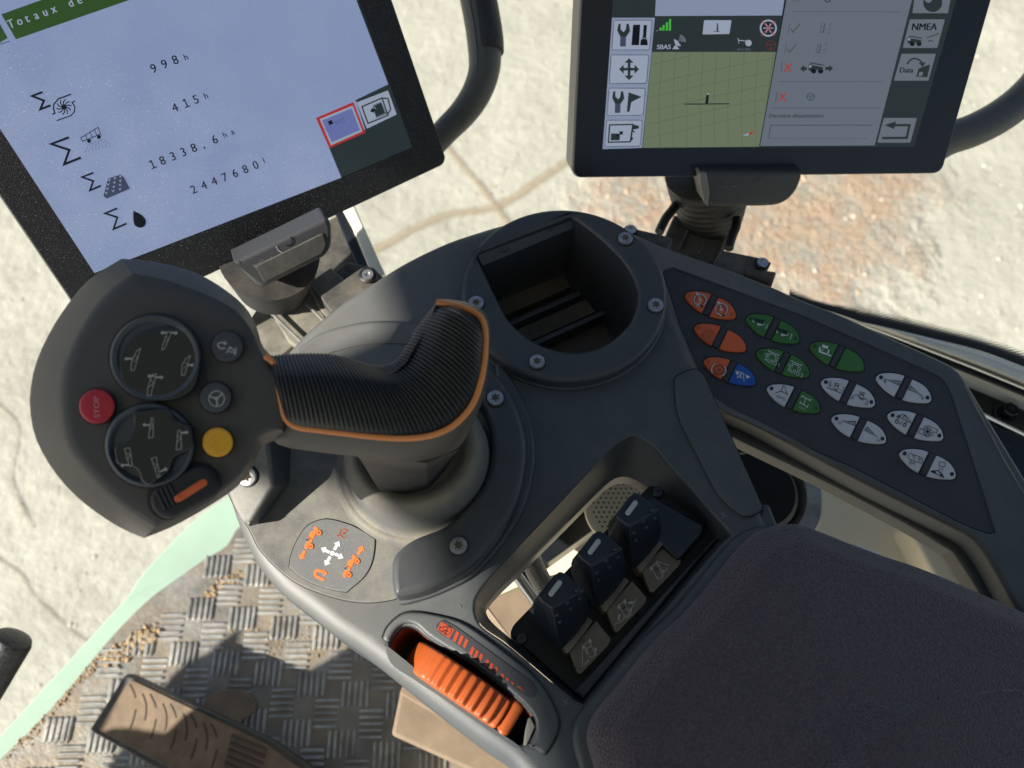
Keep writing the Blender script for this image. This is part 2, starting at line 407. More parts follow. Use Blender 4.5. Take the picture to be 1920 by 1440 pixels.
# ================================================================== GROUND AND VEHICLE SURROUNDINGS
GZ = -2.2
def ground_mat():
    m = bpy.data.materials.new("concrete"); m.use_nodes = True; t = m.node_tree; N = t.nodes; L = t.links; b = N["Principled BSDF"]
    b.inputs["Roughness"].default_value = .85
    g = N.new("ShaderNodeNewGeometry")
    def nz(sc_, det=5, ro=.6, dist=0):
        n = N.new("ShaderNodeTexNoise"); n.inputs["Scale"].default_value = sc_; n.inputs["Detail"].default_value = det; n.inputs["Roughness"].default_value = ro
        n.inputs["Distortion"].default_value = dist; L.new(g.outputs["Position"], n.inputs["Vector"]); return n.outputs[0]
    def rmp(s, a, c, lo=0, hi=1):
        r = N.new("ShaderNodeMapRange"); r.inputs[1].default_value = a; r.inputs[2].default_value = c; r.inputs[3].default_value = lo; r.inputs[4].default_value = hi
        L.new(s, r.inputs[0]); return r.outputs[0]
    def mth(op, a, c):
        x = N.new("ShaderNodeMath"); x.operation = op
        for i, q in enumerate((a, c)):
            if isinstance(q, (int, float)): x.inputs[i].default_value = q
            else: L.new(q, x.inputs[i])
        return x.outputs[0]
    def mix(f, a, c):
        x = N.new("ShaderNodeMix"); x.data_type = 'RGBA'; L.new(f, x.inputs[0])
        for i, q in ((6, a), (7, c)):
            if isinstance(q, tuple): x.inputs[i].default_value = (*q, 1)
            else: L.new(q, x.inputs[i])
        return x.outputs[2]
    col = mix(rmp(nz(1.6, 6, .65), .3, .7), (.33, .32, .26), (.455, .44, .365))
    col = mix(rmp(nz(7, 5, .7, 1), .52, .72, 0, .5), col, (.25, .235, .19))
    col = mix(rmp(nz(26, 3, .7), .60, .75, 0, .6), col, (.56, .54, .46))
    col = mix(rmp(nz(45, 2, .7), .66, .74, 0, .5), col, (.2, .19, .16))
    # drifts of orange-brown soil
    n1 = rmp(nz(3.2, 6, .7), .25, .75, -.45, .45); n2 = nz(14, 5, .75)
    acc = None
    for (u, v, r) in ((1500, 430, .50), (1640, 330, .32), (1180, 370, .25), (1350, 360, .45), (1330, 480, .5), (1560, 545, .16), (1560, 240, .0)):
        if r <= 0: continue
        c = P(u, v, GZ); d = N.new("ShaderNodeVectorMath"); d.operation = 'DISTANCE'; d.inputs[1].default_value = c; L.new(g.outputs["Position"], d.inputs[0])
        k = rmp(mth('ADD', d.outputs["Value"], mth('MULTIPLY', n1, r)), r * .45, r * 1.15, 1, 0); acc = k if acc is None else mth('MAXIMUM', acc, k)
    soil = mix(rmp(n2, .35, .65), (.44, .28, .18), (.54, .41, .29))
    f = mth('MULTIPLY', acc, rmp(nz(9, 6, .8), .36, .56)); col = mix(f, col, soil)
    L.new(col, b.inputs["Base Color"])
    bp = N.new("ShaderNodeBump"); bp.inputs["Strength"].default_value = .8; bp.inputs["Distance"].default_value = .02
    h = mth('ADD', nz(12, 6, .7), mth('MULTIPLY', mth('MULTIPLY', acc, nz(30, 4, .8)), 3.2)); L.new(h, bp.inputs["Height"]); L.new(bp.outputs[0], b.inputs["Normal"])
    MATS["concrete"] = m
ground_mat()
mb = MB(); n = 8; R = 60
mb.add([(-R, -R, GZ), (R, -R, GZ), (R, R, GZ), (-R, R, GZ)], [(0, 1, 2, 3)], "concrete"); mb.build("ground", kind='structure', wn=False)
# sand lying in joints and cracks (ragged see-through edge)
def sandmat(name, c1, c2, thr=.45):
    m = bpy.data.materials.new(name); m.use_nodes = True; t = m.node_tree; N = t.nodes; L = t.links; b = N["Principled BSDF"]; b.inputs["Roughness"].default_value = .95
    uv = N.new("ShaderNodeUVMap"); sx = N.new("ShaderNodeSeparateXYZ"); L.new(uv.outputs[0], sx.inputs[0])
    g = N.new("ShaderNodeNewGeometry"); n = N.new("ShaderNodeTexNoise"); n.inputs["Scale"].default_value = 19; n.inputs["Detail"].default_value = 8; n.inputs["Roughness"].default_value = .85
    L.new(g.outputs["Position"], n.inputs["Vector"])
    a = N.new("ShaderNodeMath"); a.operation = 'SUBTRACT'; L.new(sx.outputs[1], a.inputs[0]); a.inputs[1].default_value = .5
    a2 = N.new("ShaderNodeMath"); a2.operation = 'ABSOLUTE'; L.new(a.outputs[0], a2.inputs[0])
    r = N.new("ShaderNodeMapRange"); r.inputs[1].default_value = 0; r.inputs[2].default_value = .5; r.inputs[3].default_value = .42; r.inputs[4].default_value = -.35; L.new(a2.outputs[0], r.inputs[0])
    s = N.new("ShaderNodeMath"); L.new(r.outputs[0], s.inputs[0]); L.new(n.outputs[0], s.inputs[1])
    r2 = N.new("ShaderNodeMapRange"); r2.inputs[1].default_value = thr; r2.inputs[2].default_value = thr + .5; r2.inputs[4].default_value = .8; L.new(s.outputs[0], r2.inputs[0]); L.new(r2.outputs[0], b.inputs["Alpha"])
    mx = N.new("ShaderNodeMix"); mx.data_type = 'RGBA'; mx.inputs[6].default_value = (*c1, 1); mx.inputs[7].default_value = (*c2, 1)
    n3 = N.new("ShaderNodeTexNoise"); n3.inputs["Scale"].default_value = 40; L.new(g.outputs["Position"], n3.inputs["Vector"]); L.new(n3.outputs[0], mx.inputs[0]); L.new(mx.outputs[2], b.inputs["Base Color"])
    MATS[name] = m
sandmat("joint_sand", (.30, .24, .15), (.44, .37, .26)); sandmat("crack_dirt", (.22, .19, .14), (.36, .32, .25), .55)
def ribbon(name, pts, wid, m, z, label=None, kind='structure', cat=None):
    pts = cr(pts, 6, False); mbv = []; fs = []; uvs = []
    for i, p in enumerate(pts):
        a = P(*p, z); b = P(*pts[min(i + 1, len(pts) - 1)], z) if i < len(pts) - 1 else a + (a - P(*pts[i - 1], z))
        t = (b - a).normalized(); nn = Vector((-t.y, t.x, 0)) * wid / 2; mbv += [a + nn, a - nn]
    for i in range(len(pts) - 1): fs.append((2 * i, 2 * i + 1, 2 * i + 3, 2 * i + 2))
    me = bpy.data.meshes.new(name); org = mbv[0].copy(); me.from_pydata([p - org for p in mbv], [], fs); me.materials.append(M(m)); uvl = me.uv_layers.new(name="UVMap")
    for p in me.polygons:
        for li in p.loop_indices:
            vi = me.loops[li].vertex_index; uvl.data[li].uv = (vi // 2 * .1, vi % 2)
        p.use_smooth = False
    if fs and (me.polygons[0].normal.z < 0): me.flip_normals()
    o = bpy.data.objects.new(name, me); COL.objects.link(o); o.location = org; tag(o, label, cat, None, kind); return o
ribbon("sand_joint", [(700, 470), (830, 405), (935, 385), (1060, 305), (1250, 215), (1700, 20)], .10, "joint_sand", GZ + .004)
ribbon("sand_joint", [(780, 210), (845, 285), (905, 355), (945, 410), (1010, 500)], .07, "joint_sand", GZ + .008)
ribbon("ground_crack", [(-60, 1000), (0, 1050), (37, 1076), (60, 1114), (90, 1144), (150, 1196), (230, 1240)], .035, "crack_dirt", GZ + .004)
ribbon("ground_crack", [(-20, 745), (30, 800), (20, 900), (60, 990)], .03, "crack_dirt", GZ + .006)
# ---- cab roof over the driver: its shadow keeps the right of the console in the shade
def back(p, z): p = Vector(p); return p - SUN * ((z - p.z) / -SUN.z) * -1 if False else p + SUN * ((z - p.z) / SUN.z)
RZ = .95
tA = back(P(722, 560), RZ); tB = back(P(1000, 1400), RZ); td = (tB - tA).normalized()
A1 = tA - td * .52; A2 = tA + td * 1.5
mb = MB(); q = [A1, A2, A2 + Vector((2.3, 0, 0)), A1 + Vector((2.3, .0, 0))]
slab(mb, HZ(RZ), [(p.x, p.y) for p in q], "roof_paint", thick=-.05 if False else .04, bev=.01, px=False, base=.04)
# added bar off the roof edge, out of view, shaped to shade the joystick
def lift9(x, y, z=.10): return back(Vector((x, y, z)), RZ)
vb = [lift9(*p) for p in ((-.222, .125), (-.163, .0895), (-.125, .1125), (-.06, .150), (.25, .19), (.25, .225), (-.095, .187), (-.13, .187), (-.165, .195), (-.21, .172))]
slab(mb, HZ(RZ), [(p.x, p.y) for p in vb], "roof_paint", thick=.03, bev=.004, px=False, base=-.002)
mb.build("cab_roof_and_shade_bar", label="grey cab roof panel with an added bar, cut to shade armrest and joystick", cat="roof")
# ---- floor tread plate
FZ = -.52
mb = MB()
fl = [(450, 985), (425, 1022), (380, 1050), (330, 1085), (285, 1118), (240, 1160), (190, 1215), (120, 1300), (60, 1365), (-60, 1480), (-60, 1800), (1500, 1800), (1500, 1010), (700, 900)]
mat("tread", (.24, .24, .225), .40, metal=.4, mott=.45, mscale=30, bump=.6, bscale=160, dust=.9, dcol=(.30, .225, .135), dscale=24, bdist=.001)
mat("tread_bar", (.50, .50, .48), .34, metal=.6, mott=.4, mscale=45, dust=.3, dcol=(.34, .26, .16), dscale=30, bump=.3, bscale=300)
slab(mb, HZ(FZ), cr(fl, 3, True, [9, 10, 11, 12]), "tread", thick=.012, bev=.002)
# raised five-bar lugs, alternate groups turned
def bar(mb, c, ang, ln, wd, h=.0022):
    ca, sa = math.cos(ang), math.sin(ang); vs = []
    for (fx, fy, z) in ((1, 1, 0), (.82, .35, 1), (1, 1, 0)):
        pass
    base = [(-ln, -wd * .5), (-ln * .85, -wd), (ln * .85, -wd), (ln, -wd * .5), (ln, wd * .5), (ln * .85, wd), (-ln * .85, wd), (-ln, wd * .5)]
    top = [(x * .86, y * .35) for x, y in base]
    V = [Vector((c[0] + x * ca - y * sa, c[1] + x * sa + y * ca, FZ)) for x, y in base] + [Vector((c[0] + x * ca - y * sa, c[1] + x * sa + y * ca, FZ + h)) for x, y in top]
    F_ = [(i, (i + 1) % 8, 8 + (i + 1) % 8, 8 + i) for i in range(8)] + [tuple(range(8, 16))]; mb.add(V, F_, "tread_bar")
g0 = P(407, 1062, FZ); e1 = (P(465, 1120, FZ) - g0) ; 
base_ang = math.radians(78)
sp = .036
ux = Vector((math.cos(math.radians(33)), math.sin(math.radians(33)))); uy = Vector((-ux.y, ux.x))
floor_poly = [P(u, v, FZ) for u, v in fl]
def inside(x, y, poly):
    c = False
    for a, b in zip(poly, poly[1:] + poly[:1]):
        if (a.y > y) != (b.y > y) and x < (b.x - a.x) * (y - a.y) / (b.y - a.y) + a.x: c = not c
    return c
for i in range(-22, 22):
    for j in range(-22, 22):
        c = Vector((g0.x, g0.y)) + ux * i * sp + uy * j * sp
        if c.x > .28 or c.y < -.35: continue
        if not all(inside(c.x + dx, c.y + dy, floor_poly) for dx, dy in ((.018, .0), (-.018, 0), (0, .018), (0, -.018))): continue
        ang = math.radians(33) + (math.radians(58) if (i + j) % 2 == 0 else math.radians(-32)); d = Vector((-math.sin(ang), math.cos(ang)))
        for k in range(-2, 3): bar(mb, c + d * k * .0066, ang, .0138, .0021, .003)
mb.build("floor", kind='structure', ang=50)
# ---- dirt clumps on the floor
mb = MB()
def clump(c, r):
    bm = bmesh.new(); bmesh.ops.create_icosphere(bm, subdivisions=1, radius=r)
    for v in bm.verts: v.co *= random.uniform(.65, 1.25); v.co.z *= .7
    bm.verts.index_update(); mb.add([v.co + c for v in bm.verts], [[v.index for v in f.verts] for f in bm.faces], "mud"); bm.free()
def scatter(path, cnt, spread, r0, r1):
    pts = resample(path, 40, False)
    for _ in range(cnt):
        u, v = random.choice(pts); c = P(u + random.gauss(0, spread), v + random.gauss(0, spread * .8), FZ)
        if inside(c.x, c.y, floor_poly): clump(c + Vector((0, 0, r0 * .4)), random.uniform(r0, r1) * random.random() ** .6)
scatter([(200, 1245), (235, 1220), (265, 1195), (285, 1180)], 240, 9, .0015, .006)
scatter([(390, 1115), (425, 1090), (455, 1075)], 110, 6, .001, .0045)
scatter([(20, 1415), (90, 1330), (160, 1265), (200, 1230)], 260, 8, .0008, .003)
scatter([(450, 1200), (520, 1190), (600, 1210)], 160, 22, .0006, .0022)
scatter([(150, 1400), (300, 1440), (500, 1250), (330, 1190)], 260, 60, .0005, .0016)
mb.build("dirt", kind='stuff', ang=80, wn=False, label="dry tan mud crumbs and grit lying on the tread plate floor", cat="dirt")
# ---- light green fender
mb = MB()
gp = cr([(560, 880), (450, 918), (370, 968), (305, 1032), (262, 1080), (237, 1119), (120, 1246), (0, 1377), (-80, 1462), (-80, 1640), (240, 1300), (520, 1010), (640, 940)], 6, True, [0, 5, 8, 9, 12])
slab(mb, HZ(FZ - .045), gp, "green_panel", thick=.03, bev=.004)
ft = thing("fender", P(300, 1100, FZ - .075), "light green smooth fender edge showing beside the tread plate floor", "fender")
mb.build("panel", ft)
mb = MB(); pth = cr([(240, 1122), (330, 1078), (430, 1018), (520, 970)], 6, False)
loft(mb, [[P(u, v, FZ - .045) + Vector((0, 0, .001)) for u, v in pth], [P(u + 6, v + 12, FZ - .045) + Vector((0, 0, .005)) for u, v in pth], [P(u + 16, v + 30, FZ - .045) + Vector((0, 0, .001)) for u, v in pth]], "green_panel", closed=False)
mb.build("rib", ft, ang=80)
# ---- pedal
pt = thing("pedal", P(330, 1360, FZ), "worn brown ribbed foot pedal with black rim standing over the tread plate", "pedal")
PZ = -.45; pedal = [(232, 1262), (168, 1372), (200, 1392), (440, 1500), (560, 1560), (560, 1450), (500, 1395), (395, 1338)]
pl_p = Pl(P(330, 1360, PZ), (-.10, -.12, 1))
mb = MB(); slab(mb, pl_p, rp([(236, 1261), (166, 1370), (430, 1520), (620, 1600), (640, 1480), (512, 1390)], [10, 8, 5, 5, 20, 26]), "pedal_rim", thick=.012, bev=.0025); mb.build("rim", pt)
mb = MB(); pp = rp([(245, 1273), (182, 1368), (430, 1500), (620, 1580), (625, 1485), (500, 1396)], 8)
slab(mb, pl_p, pp, "pedal_tan", thick=.004, bev=.001, base=.002)
for k in range(9):
    u0 = 262 + k * 19; ar = [(u0 + 4 + 12 * math.sin(t * 3.1), 1286 + k * 9.3 + t * 84 - 6 * math.sin(t * 3.1)) for t in (x / 8 for x in range(9))]
    seg = [ar[:4], ar[5:]] if k % 2 == 0 else [ar[1:7]]
    for s_ in seg:
        if len(s_) > 1: tube(mb, [pl_p.hit(u - 22, v - 3, .0012) for u, v in s_], .0015, "pedal_slot", 8)
for k in range(6):
    a = Vector((428 + k * 3 - 12 * 0, 1385 + k * 13)); b = a + Vector((66, 26)); tube(mb, [pl_p.hit(a.x - k * 6 + 6, a.y - 5, .002), pl_p.hit(b.x - k * 6 + 6, b.y - 5, .0015)], .0020, "pedal_slot", 8)
mb.build("tread_pad", pt)
mb = MB(); slab(mb, HZ(FZ), circ((430, 1322), 48, 32, 30), "beige_box", thick=.006, bev=.001, base=.008)
mb.build("pivot_cap", pt)
# ---- beige box under the wheel
bt = thing("storage_box", P(860, 1380, FZ), "brown beige plastic box on the floor beyond the orange wheel", "box")
mb = MB(); slab(mb, HZ(-.36), rp([(752, 1286), (733, 1378), (1000, 1500), (1180, 1560), (1200, 1430), (1000, 1290), (860, 1200)], [10, 8, 4, 4, 4, 4, 4]), "beige_box", thick=.15, bev=.004)
mb.build("body", bt)
mb = MB(); slab(mb, HZ(-.355), rp([(758, 1282), (748, 1300), (900, 1388), (1100, 1480), (1130, 1440), (860, 1230)], 6), "beige_box", thick=.012, bev=.002, base=.004)
mb.build("lid", bt)
# ---- black grab handle, lower left
ht = thing("grab_handle", P(0, 1260, -.35), "black scuffed rounded handle tip poking in over the concrete at the lower left", "handle")
mat("scuffed", (.02, .02, .021), .45, mott=.7, mscale=90, bump=.7, bscale=350, speck=.25, bdist=.0012)
mb = MB(); a, b = atZ(-60, 1340, .62), atZ(26, 1196, .62); ax = (b - a).normalized()
lathe(mb, a, ax, [(.0155, 0), (.0155, (b - a).length - .004), (.014, (b - a).length), (.009, (b - a).length + .002), (0, (b - a).length + .003)], "scuffed", 28); mb.build("grip", ht)
# ================================================================== WINDOW, SILL AND RAIL (right)
WZ = -.16
def bandpts(l, z): return [P(u, v, z) for u, v in l]
blk = [(1480, 563), (1576, 589), (1609, 602), (1639, 608), (1738, 631), (1837, 656), (1920, 687), (2100, 760)]
dot = [(1480, 545), (1540, 571), (1590, 579), (1639, 587), (1738, 611), (1837, 637), (1920, 664), (2100, 735)]
chr_ = [(1480, 566), (1560, 590), (1613, 607), (1660, 624), (1758, 662), (1837, 693), (1920, 727), (2100, 800)]
n_ = 24
b_, d_, c_ = (resample(cr(l, 8, False), n_, False) for l in (blk, dot, chr_))
mb = MB()
W0 = [P(u, v, WZ) for u, v in b_]; W3 = [P(u, v, WZ - .012) for u, v in c_]
up_ = [P(u, v, WZ + .006) for u, v in [(x[0] * .75 + y[0] * .25, x[1] * .75 + y[1] * .25) for x, y in zip(b_, c_)]]
dn_ = [P(u, v, WZ + .004) for u, v in [(x[0] * .3 + y[0] * .7, x[1] * .3 + y[1] * .7) for x, y in zip(b_, c_)]]
loft(mb, [[p + Vector((0, 0, -.04)) for p in W0], W0, up_, dn_, W3, [p + Vector((0, 0, -.05)) for p in W3]], "sill", closed=False, flip=True)
mb.build("window_sill", label="cream window sill strip running past the keypad panel's far edge", cat="sill", ang=80)
rt = thing("window_rail", P(1850, 760, WZ - .06), "black metal rail with bright edges and a hex bolt beside the keypad panel", "rail")
mb = MB(); low = [(u + (-20 if u < 1700 else -10), v + 86) for u, v in c_]
loft(mb, [[P(u, v, WZ - .004) for u, v in c_], [P(u + 1, v + 12, WZ - .010) for u, v in c_], [P(u - 4, v + 22, WZ - .04) for u, v in c_], [P(u, v, WZ - .04) for u, v in low], [P(u, v + 10, WZ - .03) for u, v in low]], "rail", closed=False, flip=True); mb.build("channel", rt, ang=60)
mb = MB(); tube(mb, [P(u, v + 1, WZ - .002) for u, v in c_], .0011, "chrome", 8); mb.build("upper_edge", rt)
mb = MB(); l2 = cr([(1780, 742), (1852, 781), (1920, 814), (2050, 880)], 6, False); tube(mb, [P(u, v, WZ - .02) for u, v in l2], .0016, "chrome", 8)
mb.build("lower_edge", rt)
mb = MB(); slab(mb, HZ(WZ - .03), [(1770, 748), (1852, 788), (1920, 822), (2100, 905), (2100, 1100), (1900, 1000), (1800, 850)], "rail", thick=.02, bev=.001); mb.build("lower_channel", rt)
mb = MB(); cb = P(1884, 776, WZ - .04); lathe(mb, cb, (0, 0, 1), [(.0098, 0), (.0098, .0015), (.0088, .002)], "rail", 28)
cb2 = cb + Vector((0, 0, .002)); hx = [[cb2 + Vector((math.cos(a) * r, math.sin(a) * r, h)) for a in (math.pi / 3 * k + .3 for k in range(6))] for r, h in ((.0068, 0), (.0068, .0075), (.006, .0085))]
loft(mb, hx, "rail", cap1=True); lathe(mb, cb2 + Vector((0, 0, .0085)), (0, 0, 1), [(.0025, .0001), (.0016, -.0005), (0, -.001)], "screw_dark", 16); mb.build("bolt", rt, ang=25)
# glass pane with frit
def frit():
    m = bpy.data.materials.new("frit"); m.use_nodes = True; t = m.node_tree; N = t.nodes; L = t.links; b = N["Principled BSDF"]
    b.inputs["Base Color"].default_value = (.008, .008, .008, 1); b.inputs["Roughness"].default_value = .5
    uv = N.new("ShaderNodeUVMap"); mp = N.new("ShaderNodeVectorMath"); mp.operation = 'MULTIPLY'; mp.inputs[1].default_value = (1, 1, 1); L.new(uv.outputs[0], mp.inputs[0])
    def frac_dist(offx, offy):
        a = N.new("ShaderNodeVectorMath"); a.operation = 'ADD'; a.inputs[1].default_value = (offx, offy, 0); L.new(mp.outputs[0], a.inputs[0])
        f = N.new("ShaderNodeVectorMath"); f.operation = 'FRACTION'; L.new(a.outputs[0], f.inputs[0])
        d = N.new("ShaderNodeVectorMath"); d.operation = 'DISTANCE'; d.inputs[1].default_value = (.5, .5, 0); L.new(f.outputs[0], d.inputs[0]); return d.outputs["Value"]
    mn = N.new("ShaderNodeMath"); mn.operation = 'MINIMUM'; L.new(frac_dist(0, 0), mn.inputs[0]); L.new(frac_dist(.5, .5), mn.inputs[1])
    sx = N.new("ShaderNodeSeparateXYZ"); L.new(uv.outputs[0], sx.inputs[0])
    r = N.new("ShaderNodeMapRange"); r.inputs[1].default_value = 0; r.inputs[2].default_value = 5; r.inputs[3].default_value = .62; r.inputs[4].default_value = .12; L.new(sx.outputs[1], r.inputs[0])
    c = N.new("ShaderNodeMath"); c.operation = 'LESS_THAN'; L.new(mn.outputs[0], c.inputs[0]); L.new(r.outputs[0], c.inputs[1]); L.new(c.outputs[0], b.inputs["Alpha"]); MATS["frit"] = m
frit()
gt = thing("window_pane", P(1700, 600, WZ), "large clear window pane behind both displays with a dotted black border", "window")
me = bpy.data.meshes.new("frit_border"); org = ROOT[gt.name]
b2 = [(u, v - 6) for u, v in b_]; vs = []; uvs = []
bl = [P(u, v + 1, WZ + .001) for u, v in b_]; bm_ = [P(u, v, WZ + .0015) for u, v in b2]; dt = [P(u, v - 7, WZ + .002) for u, v in d_]
vs = bl + bm_ + dt; fs = []; acc = 0; al = [0]
for a, b in zip(bm_, bm_[1:]): acc += (b - a).length; al.append(acc)
S_ = 1 / .0040
for r in range(2):
    for i in range(n_ - 1): fs.append((r * n_ + i, r * n_ + i + 1, (r + 1) * n_ + i + 1, (r + 1) * n_ + i))
me.from_pydata([p - org for p in vs], [], fs); me.materials.append(M("frit")); uvl = me.uv_layers.new(name="UVMap")
for p in me.polygons:
    for li in p.loop_indices:
        vi = me.loops[li].vertex_index; r, i = divmod(vi, n_); uvl.data[li].uv = (al[i] * S_, (-3, 0, 4.5)[r])
if me.polygons[0].normal.z < 0: me.flip_normals()
o = bpy.data.objects.new("frit_border", me); COL.objects.link(o); o.parent = gt
mb = MB(); ed = [P(u, v, WZ + .001) for u, v in b_]; far_ = [p + Vector((.35, .75, .9)) for p in ed]
ed = [P(450, 560, -.16), P(700, 545, -.16), P(1100, 530, -.16)] + ed; far_ = [p + Vector((.0, .55, .85)) for p in ed]
loft(mb, [ed, far_], "glass", closed=False); mb.build("pane", gt, wn=False)
# strut behind the left display
st = thing("window_post", P(660, 500, -.2), "dark grey window post with a cream edge behind the left display's mount", "post")
mb = MB(); slab(mb, HZ(-.12), [(560, 440), (646, 396), (668, 440), (706, 512), (690, 560), (600, 600), (560, 520)], "arm_dark", thick=.02, bev=.002); mb.build("body", st)
mb = MB(); slab(mb, HZ(-.115), [(618, 372), (630, 366), (700, 520), (684, 530), (640, 430)], "rail", thick=.02, bev=.001, base=.002); mb.build("seal", st)
mb = MB(); slab(mb, HZ(-.115), [(628, 368), (652, 356), (668, 392), (722, 512), (700, 525), (660, 425)], "sill", thick=.02, bev=.002, base=.003); mb.build("edge_trim", st)
# ================================================================== seen through gaps on the right
ct = thing("side_panel", P(1650, 1000, -.42), "cream cab side panel seen in the gap beneath the keypad panel", "panel")
mb = MB(); slab(mb, HZ(-.30), [(1470, 820), (2050, 1100), (2050, 1320), (1500, 1320), (1350, 1100)], "cream", thick=.1, bev=.006); mb.build("panel", ct)
mb = MB(); slab(mb, HZ(-.27), rp([(1715, 940), (1770, 1000), (1850, 1130), (1830, 1200), (1790, 1150), (1700, 985)], 6), "cream", thick=.03, bev=.004); mb.build("ridge", ct)
mb = MB(); slab(mb, HZ(-.262), rp([(1768, 1010), (1780, 1016), (1860, 1150), (1845, 1160)], 3), "arm_dark", thick=.008, bev=.001); mb.build("seam_strip", ct)
mb = MB(); hull(mb, [P(u, v, z) for z in (-.26, -.23) for u, v in ((1598, 1022), (1604, 1020), (1650, 1038), (1652, 1050), (1600, 1040))], "steel", .001)
mb.build("latch", label="small chrome latch on the cream panel behind the cushion", cat="latch")
bs = thing("cab_base", P(1150, 1050, -.5), "beige seat base seen through the opening beside the lever bank", "seat base")
mb = MB(); slab(mb, HZ(-.22), [(880, 1230), (960, 960), (1180, 800), (1420, 900), (1480, 1000), (1400, 1300)], "cream", thick=.1, bev=.004); mb.build("base", bs)
mb = MB(); slab(mb, HZ(-.20), rp([(900, 1130), (990, 1090), (1060, 1220), (980, 1240)], 8), "beige_box", thick=.03, bev=.003); mb.build("foot_block", bs)
mb = MB(); slab(mb, HZ(-.17), rp([(930, 1000), (1080, 900), (1160, 960), (1020, 1060)], 12), "rail", thick=.02, bev=.002); mb.build("bracket", bs)
# perforated disc
mb = MB(); cdk = P(1165, 955, -.12)
sp_ = thing("speaker_grille", cdk, "small round cream perforated grille seen above the levers", "grille")
lathe(mb, cdk, (0, 0, 1), [(.026, 0), (.026, .003), (.024, .004), (0, .0042)], "cream", 36)
for i in range(-6, 7):
    for j in range(-6, 7):
        x, y = i * .0036 + (j % 2) * .0018, j * .0034
        if x * x + y * y < .021**2: lathe(mb, cdk + Vector((x, y, .0043)), (0, 0, 1), [(.0008, 0), (0, .0001)], "arm_dark", 8)
mb.build("disc", sp_)
for nm, pts, r, m_, z, lb in (("hydraulic_pipe", [(940, 1040), (985, 1100), (1010, 1135), (1040, 1180)], .0035, "steel", -.08, "bent bright metal pipe seen through the opening left of the first lever"),
                         ("cable", [(985, 1010), (1000, 1060), (1030, 1110), (1080, 1150)], .0055, "arm_dark", -.06, "black braided cable running behind the first lever"),
                         ("hose", [(955, 1040), (995, 1085), (1030, 1145), (1060, 1190)], .004, "rail", -.10, "thin dark hose between the metal pipe and the braided cable")):
    mb = MB(); pp = [P(u, v, z) for u, v in cr(pts, 8, False)]; tube(mb, pp, r, m_, 16)
    if nm == "cable":
        for ph in range(6):
            for sg in (1, -1):
                hp = []
                for i in range(len(pp) * 3 - 3):
                    k = min(i // 3, len(pp) - 2); q = pp[k].lerp(pp[k + 1], (i % 3) / 3); t = (pp[k + 1] - pp[k]).normalized(); x = t.cross(Vector((0, 0, 1))).normalized(); y = x.cross(t)
                    a = sg * i * .55 + ph * math.pi / 3; hp.append(q + (x * math.cos(a) + y * math.sin(a)) * (r * 1.03))
                tube(mb, hp, .0006, "ink_grey", 5)
    mb.build(nm, label=lb, cat=nm.split('_')[-1])
# cup-like fitting between console and keypad
cf = thing("cup_fitting", P(1450, 930, -.18), "dusty grey round fitting around a black core right of the console edge", "fitting")
mb = MB(); c = P(1412, 925, -.12)
lathe(mb, c, (0, 0, 1), [(.030, -.03), (.030, .004), (.027, .008), (0, .008)], "black", 36); mb.build("core", cf)
mb = MB(); mat("dusty_grey", (.30, .29, .27), .5, metal=.3, mott=.4, mscale=60, bump=.3)
lathe(mb, c + Vector((.004, .004, -.008)), (0, 0, 1), [(.050, -.05), (.050, -.004), (.047, .001), (.036, .003), (.033, -.002), (.031, -.02)], "dusty_grey", 48); mb.build("collar", cf)
# slab added out of frame, outlined to shade the floor and pedal
mat("shade_slab_dark", (.03, .03, .035), .9)
mb = MB(); slab(mb, HZ(-.10), cr([(q_.x, q_.y) for q_ in (back(P(u, v, z), -.10) for u, v, z in ((790, 1120, FZ), (740, 1170, FZ), (650, 1225, FZ), (560, 1290, FZ), (430, 1290, FZ), (330, 1330, FZ), (225, 1262, -.45), (150, 1375, -.45)))] + [(-1.15, -.62), (-.5, -.62)], 4, True, [8, 9]), "shade_slab_dark", thick=.04, bev=.01, px=False)
mb.build("floor_shade_slab", label="dark slab added out of frame to shade the floor and pedal", cat="light blocker")
# loose stones on the ground
mat("stone", (.46, .43, .35), .9, mott=.4, mscale=12); mat("stone_brown", (.46, .34, .23), .95, mott=.4, mscale=12)
mb = MB()
def stones(cnt, u0, u1, v0, v1, r0, r1, m):
    for _ in range(cnt):
        c = P(random.uniform(u0, u1), random.uniform(v0, v1), GZ); r = r0 + (r1 - r0) * random.random() ** 3; bm = bmesh.new(); bmesh.ops.create_icosphere(bm, subdivisions=1, radius=r)
        for v in bm.verts: v.co *= random.uniform(.7, 1.2); v.co.z *= .6
        bm.verts.index_update(); mb.add([v.co + c for v in bm.verts], [[v.index for v in f.verts] for f in bm.faces], m); bm.free()
stones(260, 1090, 1640, 300, 560, .003, .013, "stone_brown"); stones(160, 1400, 1920, 0, 640, .003, .014, "stone"); stones(80, 780, 1080, 0, 420, .002, .008, "stone"); stones(120, 0, 420, 560, 1400, .002, .010, "stone")
stones(60, 860, 1010, 340, 410, .003, .009, "stone_brown")
mb.build("gravel", kind='stuff', ang=80, wn=False, label="loose stones and grit scattered over the concrete outside", cat="gravel")
